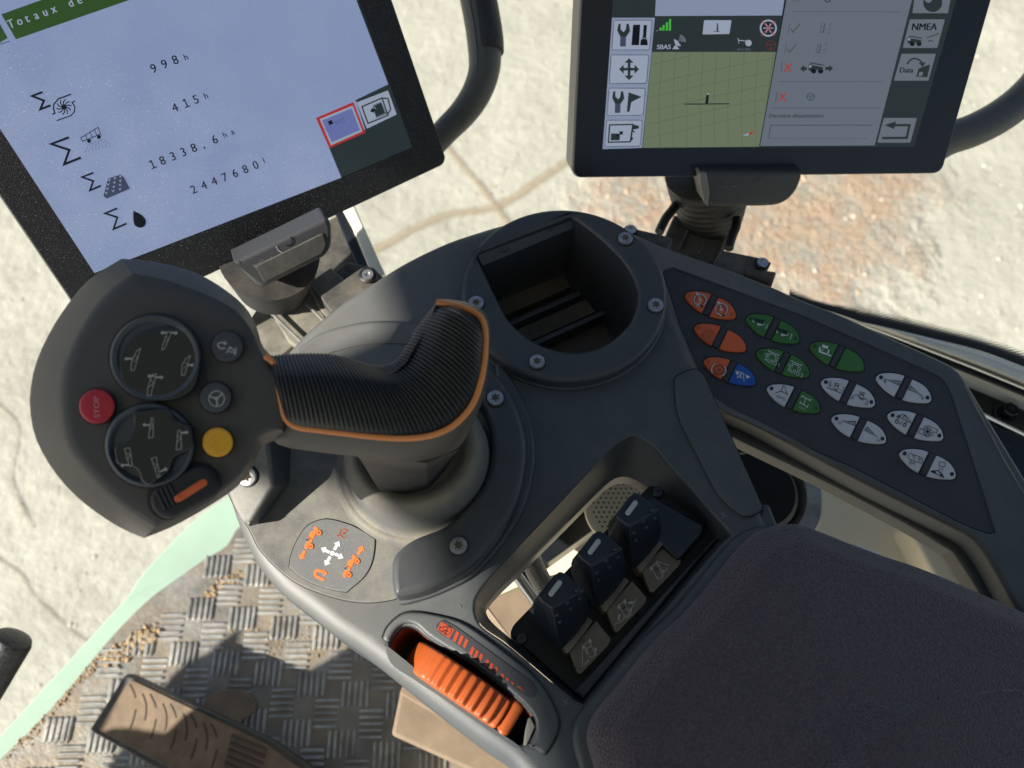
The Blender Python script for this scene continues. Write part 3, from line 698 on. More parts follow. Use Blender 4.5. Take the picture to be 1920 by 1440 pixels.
# ================================================================== ARMREST CONSOLE
con = thing("armrest_console", (0, .15, -.05), "dark grey armrest console carrying the joystick, cup holder, orange wheel and levers", "console")
Z0 = HZ(0)
body = cr([(525, 664), (560, 625), (590, 597), (640, 557), (687, 527), (750, 487), (825, 450), (880, 430), (960, 408), (1060, 400), (1160, 425), (1225, 490), (1254, 543), (1288, 620), (1322, 700),
           (1361, 800), (1400, 880), (1435, 950), (1462, 1000), (1500, 1100), (1500, 1400), (1300, 1620), (1050, 1560), (962, 1446), (905, 1404), (830, 1347), (755, 1287), (680, 1227), (625, 1190), (573, 1149), (522, 1109), (478, 1057), (454, 1011), (434, 962),
           (424, 925), (424, 880), (436, 820), (460, 755), (490, 707)], 5, True, [18, 19, 20, 21, 22])
rim = cr([(893, 1120), (955, 1045), (1030, 965), (1105, 885), (1150, 838), (1188, 818), (1222, 835), (1262, 880), (1372, 1003), (1352, 1020), (1093, 1322), (1077, 1314), (950, 1207), (897, 1166)], 6, True, [8, 10])
inn = cr([(912, 1135), (985, 1060), (1060, 985), (1130, 915), (1152, 898), (1172, 894), (1192, 900), (1222, 918), (1352, 1000), (1343, 1010), (1092, 1310), (1080, 1303), (957, 1197), (917, 1160)], 6, True, [8, 10])
well = cr([(891, 474), (1071, 404), (1110, 433), (1151, 470), (1176, 500), (1191, 530), (1195, 565), (1180, 606), (1140, 643), (1105, 657), (1076, 661), (1030, 653), (992, 634), (954, 600), (932, 560)], 5, True, [0, 1])
slot = cr([(730, 1212), (742, 1187), (758, 1174), (778, 1177), (800, 1194), (840, 1220), (880, 1243), (930, 1281), (975, 1318), (998, 1345), (1002, 1368), (986, 1396), (970, 1396), (950, 1384), (905, 1354), (830, 1302), (775, 1266), (738, 1240)], 5)
mb = MB()
seat_cut = None
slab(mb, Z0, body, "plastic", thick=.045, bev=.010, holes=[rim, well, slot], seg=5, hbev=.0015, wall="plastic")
# sloping throat down to the lever bay
rl = [P(u, v, -.0015) for u, v in rim]; il = [P(u, v, -.022) for u, v in inn]
N_ = len(rl); loops = []
for k in range(7):
    t = k / 6; loops.append([a.lerp(b, t) + Vector((0, 0, -.006 * math.sin(t * math.pi) * (1 if 0 else .6))) for a, b in zip(rl, il)])
loops.append([p + Vector((0, 0, -.012)) for p in il])
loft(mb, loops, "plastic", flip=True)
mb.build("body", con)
# dusty insert round the joystick, seam and crescents
mb = MB()
ins = cr([(425, 905), (440, 950), (466, 990), (489, 1033), (541, 1083), (600, 1112), (671, 1129), (733, 1125), (760, 1112), (830, 1060), (900, 960), (915, 850), (880, 760), (780, 700), (640, 700), (520, 760), (450, 830)], 6)
slab(mb, Z0, ins, "plastic_dusty", thick=.001, bev=.0005, base=.0009)
slab(mb, Z0, [(u + (u - 680) * .006, v + (v - 930) * .008) for u, v in ins], "black", thick=.001, bev=.0001, base=.0004); mb.build("joystick_surround", con)
CZ = .016
outer = [(918, 688), (950, 722), (975, 775), (987, 830), (984, 885), (970, 940), (945, 990), (912, 1035), (880, 1065), (840, 1088), (793, 1108), (745, 1117)]
innr = [(737, 1108), (734, 1060), (742, 1036), (774, 1010), (833, 985), (874, 948), (905, 905), (920, 850), (918, 800), (900, 745), (872, 700)]
mb = MB(); cp = cr([(u, v) for u, v in outer] + innr, 5, True, [0, 22]); slab(mb, HZ(CZ), cp, "plastic_smooth", thick=CZ, bev=.004, seg=5)
cl = [(930, 676), (962, 712), (990, 770), (1003, 830), (1000, 890), (984, 950), (955, 1003), (918, 1050), (880, 1084), (838, 1106), (790, 1124), (748, 1131), (770, 1100), (850, 1050), (930, 940), (940, 800)]
slab(mb, HZ(.004), cr(cl, 5, True), "plastic", thick=.004, bev=.002, seg=4)
mb.build("ring_segment", con)
mb = MB(); wz = .024
WP = Pl(P(466, 988, .012), (-.10, -.42, 1)); wedge = rp([(503, 828), (512, 912), (466, 988), (452, 978), (436, 950), (424, 915), (424, 875), (440, 820), (470, 790)], [3, 3, 2, 6, 8, 8, 8, 10, 6]); slab(mb, WP, wedge, "plastic_dusty", thick=.06, bev=.0022, seg=4, side="plastic"); mb.build("ring_segment", con)
for (u, v, z, r) in ((929, 748, CZ, 16), (860, 1024, CZ, 17), (465, 893, wz, 18)):
    mb = MB(); screw(mb, HZ(z) if z < .02 else WP, u, v, r); mb.build("screw", con)
# label plate
lab = cr([(542, 1063), (546, 1040), (556, 1015), (572, 990), (588, 979), (614, 973), (657, 984), (682, 997), (703, 1011), (702, 1030), (696, 1058), (682, 1082), (650, 1110), (620, 1105), (590, 1095), (563, 1081)], 4, True, [0, 8, 12])
mb = MB(); slab(mb, Z0, lab, "label_plate", thick=.001, bev=.0003, base=.0016); slab(mb, Z0, [(u + (u - 622) * .018, v + (v - 1041) * .02) for u, v in lab], "black", thick=.001, bev=.0001, base=.0011)
lp = Art(mb, HZ(.0016)); q = zc(9, 540, 960)
def arrow(a, x0, y0, x1, y1, w, hw, hl, m, tf):
    d = Vector((x1 - x0, y1 - y0)); L_ = d.length; d.normalize(); n = Vector((-d.y, d.x)); p0 = Vector((x0, y0)); p1 = Vector((x1, y1)); b = p1 - d * hl
    a.poly(tf([tuple(p0 + n * w), tuple(b + n * w), tuple(b + n * hw), tuple(p1), tuple(b - n * hw), tuple(b - n * w), tuple(p0 - n * w)]), m)
arrow(lp, 780, 640, 865, 490, 26, 62, 80, "ink_white", q); arrow(lp, 700, 680, 555, 608, 26, 62, 80, "ink_white", q)
arrow(lp, 795, 705, 938, 778, 26, 62, 80, "ink_white", q); arrow(lp, 715, 750, 625, 905, 26, 62, 80, "ink_white", q); lp.disc(q([(747, 696)])[0], 4.6, "ink_white")
def tractor(dx, dy):
    f = lambda l: q([(x + dx, y + dy) for x, y in l])
    lp.poly(f([(455, 240), (510, 270), (500, 310), (520, 340), (455, 380), (440, 430), (410, 460), (395, 520), (345, 560), (320, 630), (280, 615), (285, 560), (320, 500), (360, 500), (380, 460), (350, 400), (365, 360), (410, 320), (455, 320), (430, 275)]), "ink_orange")
    for c in ((517, 350), (380, 580)): lp.up().disc(f([c])[0], 5.4, "ink_orange"); lp.up(2).disc(f([c])[0], 1.6, "ink"); lp.up(2).ring(f([c])[0], 5.2, .5, "ink_red")
    lp.up(2).line(f([(300, 480), (345, 450)]), 1.3, "ink"); lp.up(1).poly(f([(320, 430), (330, 425), (390, 450), (375, 465)]), "ink_orange"); lp.up(2).line(f([(355, 435), (385, 455)]), .8, "ink")
tractor(0, 0); tractor(645, 480)
arrow(lp, 285, 655, 205, 800, 26, 60, 75, "ink_orange", q); arrow(lp, 1180, 715, 1270, 572, 26, 62, 75, "ink_orange", q)
U = [(610, 1150), (480, 1085), (455, 1045), (470, 1000), (510, 985), (600, 1015)]; lp.line(q(cr(U, 4, False)), 5.2, "ink_orange"); arrow(lp, 590, 1020, 662, 1042, 4, 55, 60, "ink_orange", q)
lp.ring(q([(945, 360)])[0], 8.2, .9, "ink_red", 60, 330); lp.ring(q([(945, 360)])[0], 7.2, .7, "ink_red", 60, 330); lp.ring(q([(940, 360)])[0], 2, .9, "ink_red"); lp.line(q([(940, 360), (1000, 320)]), .9, "ink_red"); lp.disc(q([(838, 398)])[0], 2, "ink_red")
mb.build("label_plate", con)
# cup holder ring
def fitc(pts, z):
    import numpy as np
    X = [P(u, v, z) for u, v in pts]; A = np.array([[2 * p.x, 2 * p.y, 1] for p in X]); b = np.array([p.x**2 + p.y**2 for p in X]); s = np.linalg.lstsq(A, b, rcond=None)[0]
    return Vector((s[0], s[1], z)), math.sqrt(s[2] + s[0]**2 + s[1]**2)
cz = .011
cc, cr_ = fitc([(868, 560), (862, 520), (885, 470), (920, 432), (955, 412), (1040, 390), (1085, 391), (1140, 408), (1190, 442), (1230, 500), (1250, 560), (1243, 610), (1220, 655), (1180, 690), (1140, 706), (1090, 713), (1040, 710), (990, 695), (945, 670)], cz)
mb = MB(); oc = [(cc.x + cr_ * math.cos(a), cc.y + cr_ * math.sin(a)) for a in (2 * math.pi * k / 96 for k in range(96))]
wl = [(p.x, p.y) for p in (P(u, v, cz) for u, v in well)]
slab(mb, HZ(cz), oc, "plastic_smooth", thick=cz, bev=.0035, holes=[wl], px=False, seg=5, hbev=.0028, bottom=False)
oc2 = [(cc.x + (x - cc.x) * 1.015, cc.y + (y - cc.y) * 1.015) for x, y in oc]; slab(mb, HZ(.0025), oc2, "plastic", thick=.0025, bev=.002, holes=[wl], px=False, bottom=False)
mb.build("cup_holder_ring", con)
mb = MB(); W_ = [Vector((x, y, 0)) for x, y in wl]; cw = sum(W_, Vector()) / len(W_)
def wr(f, z): return [Vector((cw.x + (p.x - cw.x) * f, cw.y + (p.y - cw.y) * f, z)) for p in W_]
loft(mb, [wr(1, cz - .002), wr(.99, -.01), wr(.965, -.035), wr(.90, -.048), wr(.82, -.054), wr(.78, -.054)], "plastic_smooth", flip=True); 
loft(mb, [wr(.80, -.0535), wr(.79, -.0540)], "well_floor", cap1=True, flip=True)
bmn = wr(.78, -.0535)
mb.add(bmn, [tuple(range(len(bmn)))], "well_floor")
mb.build("cup_well", con)
a_, b_2 = P(905, 478, cz), P(1078, 405, cz); dd = (b_2 - a_).normalized(); nn = Vector((dd.y, -dd.x, 0))
# chamfered lip along the straight wall
mb = MB(); p0, p1 = P(893, 474, cz - .002), P(1072, 400, cz - .002)
loft(mb, [[p0, p1], [p0 + nn * .006 + dd * .001 + Vector((0, 0, -.007)), p1 + nn * .006 - dd * .002 + Vector((0, 0, -.007))], [p0 + nn * .0062 + dd * .001 + Vector((0, 0, -.05)), p1 + nn * .0062 - dd * .002 + Vector((0, 0, -.05))]], "plastic_smooth", closed=False)
mb.build("back_lip", con)
for (u, v, rr, m_) in ((944, 463, .0036, "plastic_head"), (1029, 426, .0032, "black")):
    c = P(u, v, cz - .005); mb = MB(); ax = (nn * .55 + Vector((0, 0, .8))).normalized(); lathe(mb, c - ax * .001, ax, [(rr, -.002), (rr, .001), (rr * .8, .0018), (rr * .35, .0018), (rr * .3, .0012), (0, .0012)], m_, 24); mb.build("peg", con)
for (t0, t1, off) in ((.02, .92, .026), (.05, 1.02, .047)):
    mb = MB(); A_ = p0 + nn * off + (p1 - p0) * t0; B_ = p0 + nn * off + (p1 - p0) * t1; A_.z = B_.z = 0
    pts = [p + Vector((0, 0, z)) + nn * s_ for p in (A_, B_) for z in (-.0535, -.041) for s_ in (0, .0035)]; hull(mb, pts, "plastic_smooth", .0006)
    mb.build("divider_rib", con)
for (t0, t1, o0, o1, h) in ((.03, .9, .0063, .0185, -.045), (.06, .98, .031, .043, -.047)):
    mb = MB(); A_ = p0 + (p1 - p0) * t0; B_ = p0 + (p1 - p0) * t1; A_.z = B_.z = 0
    pts = [p + Vector((0, 0, z)) + nn * s_ for p in (A_, B_) for z in (-.0535, h) for s_ in (o0, o1)]; hull(mb, pts, "well_floor", .0006); mb.build("floor_step", con)
for (u, v) in ((893, 570), (1172, 449), (1229, 574), (1007, 680)):
    mb = MB(); screw(mb, HZ(cz), u, v, 14 if v < 500 else 15); mb.build("screw", con)
# swept ridge on the upper left (shallow recess line)
mb = MB(); rl_ = cr([(560, 655), (600, 628), (650, 612), (700, 604), (760, 605), (820, 615), (870, 640)], 6, False)
loft(mb, [[P(u, v - 2, .0004) for u, v in rl_], [P(u, v, .0028) for u, v in rl_], [P(u + 1, v + 5, .0030) for u, v in rl_], [P(u + 4, v + 40, .0006) for u, v in rl_]], "plastic", closed=False, flip=True); mb.build("swept_ridge", con, ang=60)
# cover flap
cov = rp([(1264, 706), (1303, 690), (1318, 700), (1432, 955), (1398, 973), (1350, 935), (1268, 775)], [12, 14, 10, 12, 30, 60, 30])
mb = MB(); slab(mb, Z0, cov, "plastic", thick=.002, bev=.0008, base=.0022); slab(mb, Z0, [(u + (u - 1335) * .02, v + (v - 830) * .012) for u, v in cov], "black", thick=.001, bev=.0001, base=.0006)
mb.build("cover_flap", con)
mb = MB(); slab(mb, HZ(-.004), rp([(1425, 945), (1443, 942), (1475, 1020), (1420, 1020)], 8), "plastic", thick=.03, bev=.003, base=.002); mb.build("corner_tab", con)
for ls in ([[(861, 1132), (866, 1143), (872, 1138)]], [[(1055, 1312), (1066, 1322)], [(1064, 1310), (1056, 1324)]], [[(1350, 962), (1364, 970)], [(1358, 960), (1354, 973)]]):
    mb = MB(); A_t = Art(mb, Z0, .0003)
    for i_, l in enumerate(ls): (A_t.up(i_)).line(l, 1.5, "plastic_dusty")
    mb.build("moulded_mark", con)
# ---------------- thumb wheel
hz = [(717, 1196), (724, 1178), (740, 1160), (757, 1149), (775, 1146), (805, 1149), (860, 1163), (905, 1190), (987, 1252), (1012, 1278), (1032, 1308), (1046, 1338), (1050, 1356), (1043, 1382), (1025, 1412), (1018, 1414), (1004, 1405),
      (984, 1402), (1001, 1384), (1005, 1360), (1000, 1342), (978, 1316), (932, 1278), (882, 1240), (840, 1216), (800, 1190), (780, 1172), (760, 1168), (744, 1178), (731, 1200), (727, 1210)]
mb = MB(); hs = cr(hz, 3, True, [0, 16, 17, 30]); slab(mb, HZ(.0022), hs, "plastic", thick=.003, bev=.0018, seg=4)
slab(mb, Z0, [(u + (u - 900) * .012, v + (v - 1270) * .012) for u, v in hs], "black", thick=.001, bev=.0001, base=.0004)
mb.build("wheel_housing", con)
mb = MB(); SL = [P(u, v, -.0015) for u, v in slot]; cs = sum(SL, Vector()) / len(SL)
loft(mb, [[p.copy() for p in SL], [cs + (p - cs) * .985 + Vector((0, 0, -.008)) for p in SL], [cs + (p - cs) * .96 + Vector((0, 0, -.032)) for p in SL]], "orange_dark", flip=True)
mb.add([cs + (p - cs) * .962 + Vector((0, 0, -.0315)) for p in SL], [tuple(range(len(SL)))], "black"); mb.build("slot_wall", con)
mb = MB(); hull(mb, [P(u, v, z) for z in (-.02, .0012) for u, v in ((995, 1344), (1004, 1362), (988, 1398), (981, 1398), (984, 1372), (990, 1346))], "plastic_dusty", .0022, 3); mb.build("end_stop", con)
ax0, ax1 = P(778, 1221, .003), P(960, 1345, .003); wd = (ax1 - ax0); wl_ = wd.length; wd.normalize(); wn_ = Vector((-wd.y, wd.x, 0))
if wn_.x < 0: wn_ = -wn_
hw = (P(880, 1244, 0) - P(845, 1296, 0)).length * .50
Rw = wl_ * .62; cm = (ax0 + ax1) / 2; top = .0098; cwz = Vector((cm.x, cm.y, top - Rw)); half = math.asin(min(.95, wl_ / 2 / Rw))
mb = MB(); NA, NW = 220, 14; loops = []
for i in range(NA + 1):
    a = -half * 1.18 + i / NA * half * 2.13; ph = (a / (half * 2)) * 2 * math.pi * 13; amp = .0009 * min(1, max(0, (a + half * .75) / (half * .5)))
    row = []
    prof = [(-1, -.010), (-1, -.004), (-.98, -.0018), (-.90, -.0004), (-.8, 0), (-.6, .0002), (-.3, .0004), (0, .0005), (.3, .0004), (.6, .0002), (.8, 0), (.90, -.0004), (.98, -.0018), (1, -.004), (1, -.010)]
    for s_, dz in prof:
        r = Rw + dz + (math.cos(ph) * amp if abs(s_) < .93 else math.cos(ph) * amp * .4)
        row.append(cwz + wd * math.sin(a) * r + Vector((0, 0, 1)) * math.cos(a) * r + wn_ * s_ * hw)
    loops.append(row)
loops = [[p - wn_ * .0012 for p in l] for l in loops]
loft(mb, loops, "orange", closed=False, cap0=True, cap1=True)
wh = mb.build("thumb_wheel", con, ang=70)
mb = MB(); a = half * .93
def wp(a, r, s_): return cwz + wd * math.sin(a) * r + Vector((0, 0, 1)) * math.cos(a) * r + wn_ * s_ * hw
pts = [wp(a0, r, s_) for a0, r in ((a * .90, Rw - .006), (a * .91, Rw + .0032), (a * 1.08, Rw + .0045), (a * 1.14, Rw - .008)) for s_ in (-1.25, 1.05)]
hull(mb, pts, "orange", .0026, 4); mb.build("tab", wh)
# scale label
mb = MB(); fz = zc(4, 680, 1080); lz = .0023
strip = rp(fz([(545, 372), (600, 322), (700, 378), (1280, 800), (1312, 850), (1290, 905), (1255, 918), (1180, 880), (640, 470), (560, 425)]), 6)
slab(mb, Z0, strip, "faceplate", thick=.0006, bev=.0002, base=.0026); a1 = Art(mb, HZ(.0026))
a1.poly(rp(fz([(590, 340), (690, 402), (650, 470), (556, 402)]), 3), "ink_red"); ic = a1.up()
for l in ([(580, 380), (600, 392), (610, 375), (640, 390), (630, 412), (610, 405), (598, 420), (575, 405)],): ic.line(fz(l), 1.1, "ink", True)
ic.ring(fz([(633, 408)])[0], 8, 1, "ink", -120, 130); ic.line(fz([(600, 410), (625, 440), (620, 405), (640, 420)]), 1.1, "ink")
B1 = [(700, 455), (736, 480), (772, 505), (820, 562), (852, 586), (886, 608), (932, 650), (966, 675), (1003, 703), (1050, 747), (1086, 776), (1124, 804)]
for i, (x, y) in enumerate(B1):
    hgt = 78 - i * 5.4; d = Vector((.72, .52)).normalized(); n = Vector((.42, -.9)).normalized(); w = 13 if i % 3 else 14; c = Vector((x, y)); k = hgt / 2 if i < 9 else hgt / 2.2
    a1.poly(fz([tuple(c - d * w + n * k), tuple(c + d * w * .85 + n * k), tuple(c + d * w - n * k), tuple(c - d * w * .85 - n * k)]), "ink_red")
a1.poly(fz([(1150, 828), (1178, 826), (1218, 868)]), "ink_red"); mb.build("scale_label", con)
# ---------------- lever bank
lb = HZ(-.020)
mb = MB(); fr_ = rp([(1222, 906), (1352, 1000), (1092, 1312), (955, 1190), (962, 1172)], [14, 4, 4, 10, 8]); slab(mb, lb, fr_, "black", thick=.012, bev=.001); 
slab(mb, lb, rp([(1338, 1010), (1352, 1001), (1094, 1310), (1076, 1296)], 2), "plastic", thick=.004, bev=.001, base=.004)
mb.build("lever_frame", con)
for u, v in ((1232, 925), (978, 1198)):
    mb = MB(); c = P(u, v, -.020); lathe(mb, c, (0, 0, 1), [(.0031, 0), (.0031, .0012), (.0025, .002), (.0014, .002), (.0012, .001), (0, .001)], "screw_dark", 24); mb.build("frame_screw", con)
mb = MB(); hull(mb, [P(u, v, z) for (u, v), z in zip([(1222, 930), (1318, 985), (1315, 1002), (1271, 1050), (1180, 965)], [-.006] * 5)] + [P(u, v, -.022) for u, v in ((1224, 935), (1330, 990), (1273, 1062), (1185, 990))], "cap", .0012); mb.build("blank_cover", con)
# lever 1 modelled, the others copied

def lever():
    mb = MB()
    bz = -.010
    up = [P(u, v, bz + .004) for u, v in ((1052, 1207), (1096, 1154), (1113, 1163), (1066, 1226), (1060, 1224))]
    hull(mb, up + [p - Vector((0, 0, .012)) for p in up], "taupe", .0008)
    lo = [P(u, v, bz) for u, v in ((1066, 1219), (1118, 1163), (1146, 1197), (1143, 1208), (1090, 1264), (1082, 1263))]
    hull(mb, lo + [p - Vector((0, 0, .009)) for p in lo], "taupe", .0008)
    base = mb.build("lever", con)
    mb = MB()
    T = [P(1008, 1118, .020), P(1046, 1070, .020), P(1058, 1072, .020), P(1097, 1105, .018), P(1036, 1141, .021), P(1012, 1124, .021)]
    Bm = [P(1106, 1140, .006), P(1102, 1162, -.002), P(1084, 1186, -.004), P(1062, 1200, -.004), P(1051, 1222, -.006), P(1022, 1190, -.004), P(1000, 1158, .0), P(997, 1130, .008)]
    hull(mb, T + Bm + [P(1060, 1140, -.004)], "cap", .0022, 3)
    # grip dimples
    tp, bp_ = P(1036, 1141, .021), P(1051, 1222, -.006); fr = Pl((T[3] + T[4] + Bm[4]) / 3, (T[3] - T[4]).cross(Bm[4] - T[4]) * (1 if (T[3] - T[4]).cross(Bm[4] - T[4]).z > 0 else -1))
    for u, v in ((1084, 1110), (1089, 1124), (1066, 1132), (1072, 1143), (1047, 1155), (1052, 1168)):
        c = fr.hit(u, v, .0008); lathe(mb, c - fr.n * .0012, fr.n, [(.0014, 0), (.0012, .0008), (.0006, .0013), (0, .0014)], "cap", 12)
    cap = mb.build("cap", base)
    tpn = (T[1] - T[0]).cross(T[4] - T[0]); tpn = tpn if tpn.z > 0 else -tpn; tpl = Pl((T[0] + T[1] + T[3] + T[4]) / 4, tpn); 
    mb = MB(); ct_ = Vector((1041, 1102)); dr = Vector((.60, -.80)).normalized(); nr = Vector((.8, .6)); pl_ = []
    for k in range(9): a = math.pi * k / 8; pl_.append(tuple(ct_ + dr * 13 + (nr * math.cos(a) + dr * math.sin(a)) * 4.8))
    for k in range(9): a = math.pi * k / 8; pl_.append(tuple(ct_ - dr * 13 + (-nr * math.cos(a) - dr * math.sin(a)) * 4.8))
    slab(mb, tpl, pl_, "pill", thick=.002, bev=.0006, base=.0024); pill = mb.build("light_strip", cap if False else base)
    return base, [cap, pill], HZ(bz)
lv0, ch0, lpl = lever()
levers = [lv0]
for (u, v) in ((70, -77), (137, -149)):
    dlt = P(1075 + u, 1170 + v, 0) - P(1075, 1170, 0)
    c = lv0.copy(); COL.objects.link(c); c.parent = con; c.location = dlt; ROOT[c.name] = ROOT[con.name] + dlt; levers.append(c)
    for k in ch0:
        d = k.copy(); COL.objects.link(d); d.parent = c
# their printed symbols
zA = zc(3.2, 880, 800); zI = zc(16 / 3, 1000, 1020)
def sym(i, fn):
    mb = MB(); a = Art(mb, lpl, .0004); fn(a)
    me_org = ROOT[con.name]; o = mb.build("symbol", levers[i]) if i == 0 else mb.build("symbol", levers[i]); return o
def tr(a, f, x, y):   # small tractor glyph
    g = lambda l: f([(px + x, py + y) for px, py in l])
    a.line(g([(-35, -20), (15, -60), (40, -10), (-10, 20)]), 1.6, "ink_grey", True); a.line(g([(-10, 20), (40, -10), (85, 70), (45, 105), (10, 70)]), 1.6, "ink_grey", True)
    a.poly(g([(10, -75), (30, -85), (45, -50), (30, -40)]), "ink_grey"); a.poly(g([(-55, -10), (-40, -20), (-25, 10), (-35, 25)]), "ink_grey"); a.poly(g([(70, 15), (90, 5), (98, 30), (85, 45)]), "ink_grey"); a.poly(g([(5, 75), (25, 65), (40, 100), (20, 105)]), "ink_grey")
sym(0, lambda a: (tr(a, zI, 540, 1030), a.line(zI([(490, 1230), (490, 1035), (560, 1120)]), 1.6, "ink_grey"), a.line(zI([(510, 1205), (555, 1160)]), 1.8, "ink_grey")))
# ROOT handling for copies: symbols are given in world space
sym(1, lambda a: (tr(a, zI, 890, 635), a.line(zI([(810, 805), (880, 770), (960, 690), (1030, 545)]), 1.4, "ink_grey"), a.line(zI([(850, 760), (862, 700)]), 3.4, "ink_grey"), a.line(zI([(950, 592), (998, 582)]), 3.8, "ink_grey")))
sym(2, lambda a: (tr(a, zI, 1215, 250), a.line(zI([(1240, 170), (1355, 215)]), 1.6, "ink_grey"), a.line(zI([(1240, 170), (1290, 270)]), 1.6, "ink_grey"), a.line(zI([(1310, 280), (1340, 235)]), 1.8, "ink_grey")))
# ---------------- armrest cushion
cu = thing("armrest_cushion", P(1500, 1300, 0), "dark purple grey fabric cushion on the console's near end", "cushion")
co = cr([(1461, 988), (1492, 990), (1530, 1004), (1580, 1024), (1640, 1046), (1700, 1066), (1800, 1107), (1920, 1160), (2150, 1270), (2150, 1900), (1180, 1900), (1128, 1520), (1112, 1440), (1098, 1385), (1108, 1345), (1150, 1292), (1224, 1203), (1286, 1144), (1349, 1068), (1385, 1025), (1415, 1000)], 8, True, [8, 9, 10])
N_ = 220; base0 = [P(u, v, .0) for u, v in resample(co, N_)]; cn = P(1560, 1330, 0)
def ins_(l, d):
    l2 = [(p.x, p.y) for p in l]; 
    if area2(l2) < 0: l2 = l2[::-1]
    return l2
l2 = ins_(base0, 0); mb = MB(); loops = []
prof = [(.000, -.03), (.000, .004), (.0008, .008), (.0025, .0115), (.005, .014), (.009, .0165), (.015, .0188), (.025, .021)]
for d, z in prof:
    l3 = inset2(l2, d) if d < .012 else [(cn.x + (x - cn.x) * (1 - (d - .009) * 5), cn.y + (y - cn.y) * (1 - (d - .009) * 5)) for x, y in inset2(l2, .009)]
    loops.append([Vector((x, y, z + .0006 * noise.noise(Vector((x * 40, y * 40, 1))))) for x, y in l3])
lst = loops[-1]
for t in (.85, .6, .3): loops.append([Vector((cn.x + (p.x - cn.x) * t, cn.y + (p.y - cn.y) * t, .021 + .003 * (1 - t) + .0014 * noise.noise(Vector((p.x * 18 * t, p.y * 18 * t, 3))))) for p in lst])
loft(mb, loops, "cushion", cap1=True); mb.build("pad", cu, ang=180, wn=False)
mb = MB(); l4 = [(x - .0068, y + .0005) for x, y in l2]; slab(mb, HZ(.002), l4, "plastic", thick=.03, bev=.0035, px=False, seg=4, base=.002); mb.build("tray", con)
# ================================================================== KEYPAD PANEL
kp = thing("keypad_panel", P(1550, 750, -.05), "dark keypad panel with orange, green, blue and white lozenge keys", "keypad")
KZ = -.014; K = HZ(KZ)
kb = cr([(1130, 425), (1190, 438), (1245, 461), (1345, 496), (1447, 535), (1500, 559), (1575, 588), (1682, 636), (1770, 676), (1793, 690), (1808, 706), (1830, 742), (1920, 890), (2080, 1150), (2080, 1330), (1930, 1170), (1858, 1052), (1828, 1012), (1791, 990), (1622, 905), (1430, 803), (1345, 760), (1290, 700), (1180, 500)], 6, True, [0, 13, 14, 23])
face = rp([(1242, 508), (1262, 501), (1500, 588), (1675, 664), (1770, 708), (1786, 738), (1868, 998), (1856, 1001), (1810, 985), (1600, 876), (1322, 752), (1300, 690)], [6, 6, 0, 0, 14, 12, 2, 6, 20, 0, 0, 0])
mb = MB(); slab(mb, K, kb, "plastic", thick=.024, bev=.003, holes=[face], seg=5, hbev=.001); mb.build("body", kp)
mb = MB(); low = cr([(1322, 740), (1345, 762), (1430, 806), (1622, 908), (1791, 993), (1828, 1015), (1858, 1055), (1930, 1173), (1925, 1260), (1845, 1123), (1789, 1036), (1774, 1026), (1719, 992), (1564, 910), (1407, 834), (1355, 808), (1330, 780)], 6, True, [0, 7, 8, 15]); 
slab(mb, HZ(-.030), [(u, v) for u, v in low], "shell_grey" if False else "plastic_smooth", thick=.012, bev=.002); mb.build("under_skirt", kp)
mb = MB(); fp = Pl((0, 0, KZ - .0012), (0, 0, 1)); slab(mb, fp, face, "faceplate", thick=.01, bev=.0004)
fpa = mb; 
ridge_l = [P(u, v, KZ + .0002) for u, v in cr([(1808, 722), (1850, 800), (1890, 875), (1960, 990)], 6, False)]; 
mb.build("faceplate", kp)
mb = MB(); tube(mb, ridge_l, .0006, "plastic_dusty", 8, flat=.5); mb.build("edge_crease", kp)
A0 = [(-285, -110), (-272, -130), (-235, -150), (-150, -157), (-60, -147), (10, -125), (-95, 85), (-140, 60), (-200, 15), (-260, -50), (-283, -90)]
B0 = [(90, -88), (150, -62), (215, -20), (265, 40), (285, 90), (287, 125), (270, 148), (220, 155), (150, 152), (60, 140), (-10, 120)]
HULLP = A0[:6] + B0 + A0[6:]
FZ_ = KZ - .0012
def lozenge(cx, cy, s, ca, cb, fa=None, fb=None, led=True):
    f = lambda l: [(cx + x / 6 * s, cy + y / 6 * s) for x, y in l]
    kpl = HZ(FZ_)
    m2 = MB(); big = [(x * 1.045, y * 1.07) for x, y in HULLP]; slab(m2, kpl, cr(f(big), 2, True, []), "black", thick=.0006, bev=.0002, base=.0004); 
    mid = [(22, -112), (80, -92), (-22, 114), (-82, 92)]; slab(m2, kpl, f(mid), "faceplate", thick=.0004, bev=.0002, base=.0009); m2.build("key_surround", kp)
    for pts, colr, fn, ld in ((A0, ca, fa, (-238, -108)), (B0, cb, fb, (245, 103))):
        m3 = MB(); corners = [5, 6] if pts is A0 else [0, 10]
        slab(m3, kpl, cr(f(pts), 3, True, corners), colr, thick=.0012, bev=.0007, base=.0016, bottom=False); a = Art(m3, HZ(FZ_ + .0016), .0002)
        if led and not (fn is None): 
            led_m = "ink" if colr == "key_white" else {"key_orange": "orange_dark", "key_green": "ink_dgreen", "key_blue": "key_blue"}[colr]
            a.disc(f([ld])[0], 3.5 * s, led_m)
        if fn: fn(a, f)
        m3.build("key", kp)

